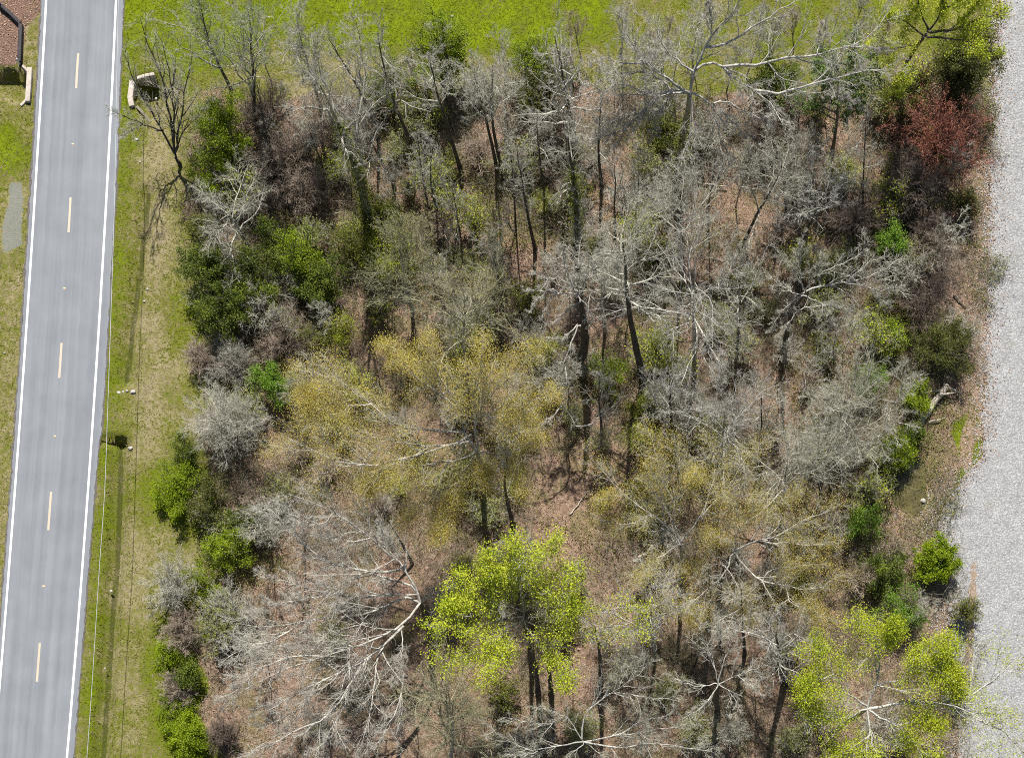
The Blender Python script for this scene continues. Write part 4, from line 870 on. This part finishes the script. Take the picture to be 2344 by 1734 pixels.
# low bushes of the understory: one of each kind, then copies
UB = [('sprig', 1800, 'grey', 1.6, 2.4, 'low bush with pale green sprigs on the wood floor'), ('ivy', 2000, 'brown', 1.4, 1.8, 'low olive-leaved bush on the wood floor'),
      (None, 0, 'ash', 1.8, 2.6, 'low bush of bare ash grey twigs on the wood floor'), (None, 0, 'tan', 1.5, 1.8, 'low bush of bare tan twigs on the wood floor'),
      ('yellowgreen', 1300, 'olive', 1.5, 2.8, 'low bush dotted with yellow green leaves on the wood floor')]
ub = [shrub(lb, (1200 + 60 * i, 700), .5, r_, h_, mt, n_, .11, 14, bk, m=(9, 8), name='understory_bush', cat='bush', group=lb.replace('bush', 'bushes'), twr=.011, seed=500 + i) for i, (mt, n_, bk, r_, h_, lb) in enumerate(UB)]
used = [0] * 5; spots = []; tries = 0
while len(spots) < 190 and tries < 9000:
    tries += 1; u, v_ = rng.uniform(470, 2230), rng.uniform(170, 1733)
    if sdf(WOOD, np.array([u]), np.array([v_]))[0] < 18: continue
    if 1190 < u < 1430 and 1040 < v_ < 1290 or 2035 < u < 2215 and 850 < v_ < 1190 or u > 2040 and 1190 < v_ < 1380: continue
    if u < 1000 and v_ > 1240 and rng.random() < .85: continue
    if v_ > 1250 and rng.random() < .5: continue
    if min([9e9] + [math.hypot(u - a, v_ - b) for a, b in spots]) < 50: continue
    spots.append((u, v_))
    j = int(rng.choice(5, p=(.26, .2, .24, .14, .16) if v_ < 1200 else (.25, .1, .35, .22, .08)))
    if u > 2120: j = (3, 2, 3, 1)[int(rng.integers(4))]
    o = ub[j]
    if used[j]:
        o = ub[j].copy(); COL.objects.link(o)
        for ch in ub[j].children:
            c_ = ch.copy(); COL.objects.link(c_); c_.parent = o
    used[j] = 1; sc = rng.uniform(.8, 1.6)
    o.location = [float(q) for q in at(u, v_)]; o.rotation_euler = (0, 0, rng.uniform(0, 6.28)); o.scale = (sc, sc, sc * rng.uniform(.8, 1.2))

# ---------------------------------------------------------------- ground cover: litter, brush, grass
def inzone(n, lo, hi, test, rg):
    out = []; c = 0
    while c < n:
        P = np.stack([rg.uniform(lo[0], hi[0], n), rg.uniform(lo[1], hi[1], n)], 1); k = test(P, rg); out.append(P[k]); c += k.sum()
    return np.concatenate(out)[:n]
def zat(P): return zones(P[:, 0], P[:, 1])
rg = np.random.default_rng(3)
lo, hi = (-34, 10), (44, 79)
P = inzone(110000, lo, hi, lambda P, r: zat(P)[0]['wood'] > r.random(len(P)) * .9 + .1, rg)
P = np.r_[P, inzone(2200, (-48, 65), (-40, 82), lambda P, r: zat(P)[0]['mulch'] > r.random(len(P)) * .9 + .1, rg)]
z = zat(P)[1]; V, Fc = leaves(rg, np.c_[P, z + rg.uniform(.01, .06, len(P))], .105, up=1.3, asp=.6)
tag(mesh('leaf_litter', V, Fc, scatter_mat('dead_leaves', [(.06, .038, .026), (.19, .12, .08), (.32, .21, .15), (.43, .32, .24), (.24, .16, .11), (.52, .42, .33)])), kind='stuff')
def edge_ok(P, r):
    u, v = px(P[:, 0], P[:, 1]); d = u - ge(v)
    return (d > -4) & (d < 60) & (r.random(len(P)) < np.exp(-np.maximum(d, 0) / 13.) + .02)
P = inzone(5200, (20, 8), (44, 82), edge_ok, rg)
V, Fc = leaves(rg, np.c_[P, np.full(len(P), .05)], .13, up=1.3, asp=.6); tag(mesh('blown_leaves', V, Fc, bpy.data.materials['dead_leaves']), kind='stuff')
def chip_ok(P, r):
    u, v = px(P[:, 0], P[:, 1]); d = ge(v) - u
    return (d > 0) & (d < 70) & (r.random(len(P)) < np.exp(-d / (14. + 14 * (v > 1040))))
P = inzone(5200, (20, 8), (44, 82), chip_ok, rg)
V, Fc = leaves(rg, np.c_[P, zat(P)[1] + .05], .10, up=2, asp=.9); tag(mesh('loose_gravel', V, Fc, scatter_mat('gravel_chips', [(.2, .2, .2), (.36, .355, .345), (.5, .49, .475)])), kind='stuff')
# brush: low twigs
blob = lambda P, f, s: np.sin(P[:, 0] * f + 3 * np.sin(P[:, 1] * f * .7 + s)) + np.sin(P[:, 1] * f * 1.1 + 2.5 * np.sin(P[:, 0] * f * .6 + s * 2))
def brush_ok(P, r):
    u, v = px(P[:, 0], P[:, 1]); d = np.ones(len(P)) * .8
    d = np.where((u > 560) & (u < 1000) & (v > 1280), .2, d); d = np.where((u > 1220) & (u < 1420) & (v > 1050) & (v < 1280), .15, d)
    d = np.where((u > 2030) & (u < 2135) & (v > 1020) & (v < 1185), .02, d)
    d = np.where((u > 1240) & (u < 1410) & (v > 790), d * .45, d)
    d = d * np.clip(.55 + .4 * blob(P, .45, 1.), .08, 1.1)
    return (zat(P)[0]['wood'] > .45) & (r.random(len(P)) < d)
P = inzone(52000, lo, hi, brush_ok, rg); n = len(P)
h = rg.gamma(2.2, .42, n) + .25; d = rg.normal(0, .5, (n, 3)); d[:, 2] = rg.uniform(.25, 1.2, n); d = nrm(d)
k = 4; q = [np.c_[P, zat(P)[1]]]
for j in range(k - 1):
    d = nrm(d + rg.normal(0, .28, (n, 3)) - [0, 0, .08]); q.append(q[-1] + d * (h / (k - 1))[:, None])
Q = np.stack(q, 1); Q[..., 2] = np.maximum(Q[..., 2], .0); R = (rg.uniform(.007, .014, n)[:, None]) * np.linspace(1, .5, k)
P2, R2 = spawn(rg, Q, R, 4, .25, 1., .7, .3, .45, 3, .25, .1, .0, .02, .008)
pl = Pile(); pl.tubes(Q, R, 3); pl.tubes(P2, R2, 3)
tag(pl.build('undergrowth', scatter_mat('undergrowth_twigs', [(.10, .075, .055), (.24, .20, .13), (.36, .32, .24), (.18, .165, .07), (.48, .45, .36), (.20, .18, .10)])), kind='stuff')
# green sprouts in the wood
def spr_ok(P, r):
    u, v = px(P[:, 0], P[:, 1])
    w = np.clip(.5 * blob(P, .38, 4.) + .12 + .35 * blob(P, 1.3, 2.), .03, 1) * np.clip((1600 - v) / 500, .2, 1)
    w = w + .8 * np.exp(-((u - 2110) ** 2 / 5000 + (v - 960) ** 2 / 26000)) + .7 * np.exp(-((u - 2020) ** 2 / 6000 + (v - 1250) ** 2 / 26000)) + .5 * np.exp(-((u - 900) ** 2 / 26000 + (v - 560) ** 2 / 9000)) + .6 * np.exp(-((u - 520) ** 2 / 6000 + (v - 1240) ** 2 / 16000))
    return (zat(P)[0]['wood'] > .3) & (r.random(len(P)) < w)
P = inzone(95000, lo, hi, spr_ok, rg); n = len(P)
V, Fc = leaves(rg, np.c_[P, zat(P)[1] + rg.gamma(1.6, .28, n) + .05], .13, up=.6)
tag(mesh('green_undergrowth', V, Fc, M['ivy']), kind='stuff')
# grass
def gr_ok(P, r):
    u, v = px(P[:, 0], P[:, 1]); z_ = zat(P)[0]
    return (z_['wood'] < .55) & (z_['patch'] < .4) & (z_['mulch'] < r.random(len(P)) * 1.1) & ~((u > rl(v) - 3) & (u < rr_(v) + 1 + 5 * r.random(len(u)))) & (u < ge(v) - 3 - 6 * r.random(len(u)))
P = inzone(90000, (-50, 8), (44, 82), gr_ok, rg); n = len(P); zz, gz = zat(P)
b = np.c_[P, gz]; a = rg.uniform(0, 6.28, n); w = rg.uniform(.02, .055, n)[:, None] * np.c_[np.cos(a), np.sin(a), 0 * a]
tipd = np.c_[rg.normal(0, .15, (n, 2)), rg.uniform(.02, .09, n)]
V = np.stack([b - w, b + w, b + tipd], 1).reshape(-1, 3)
tone = np.clip(zz['green'] + .25 * np.sin(P[:, 0] * 1.7 + 2 * np.sin(P[:, 1])) * .6 + .16 * blob(P, .9, 5.) + .1 * blob(P, 2.3, 1.) + rg.normal(0, .2, n) - .02, 0, 1)
t = NT('grass_blades'); gcol = (t.ramp(t.attr('tone'), [(.05, (.38, .31, .20)), (.35, (.29, .25, .12)), (.56, (.17, .17, .035)), (.78, (.135, .165, .010)), (1., (.19, .24, .008))]))
d_ = t.new('ShaderNodeBsdfDiffuse'); e_ = t.new('ShaderNodeBsdfTranslucent'); x_ = t.new('ShaderNodeMixShader'); x_.inputs[0].default_value = .5
t.link(gcol, d_.inputs[0]); t.link(gcol, e_.inputs[0]); t.link(d_.outputs[0], x_.inputs[1]); t.link(e_.outputs[0], x_.inputs[2]); t.link(x_.outputs[0], t.out.inputs[0]); gm = t.m
tag(mesh('grass', V, np.arange(3 * n).reshape(n, 3), gm, attrs={'tone': np.repeat(tone, 3)}), kind='stuff')
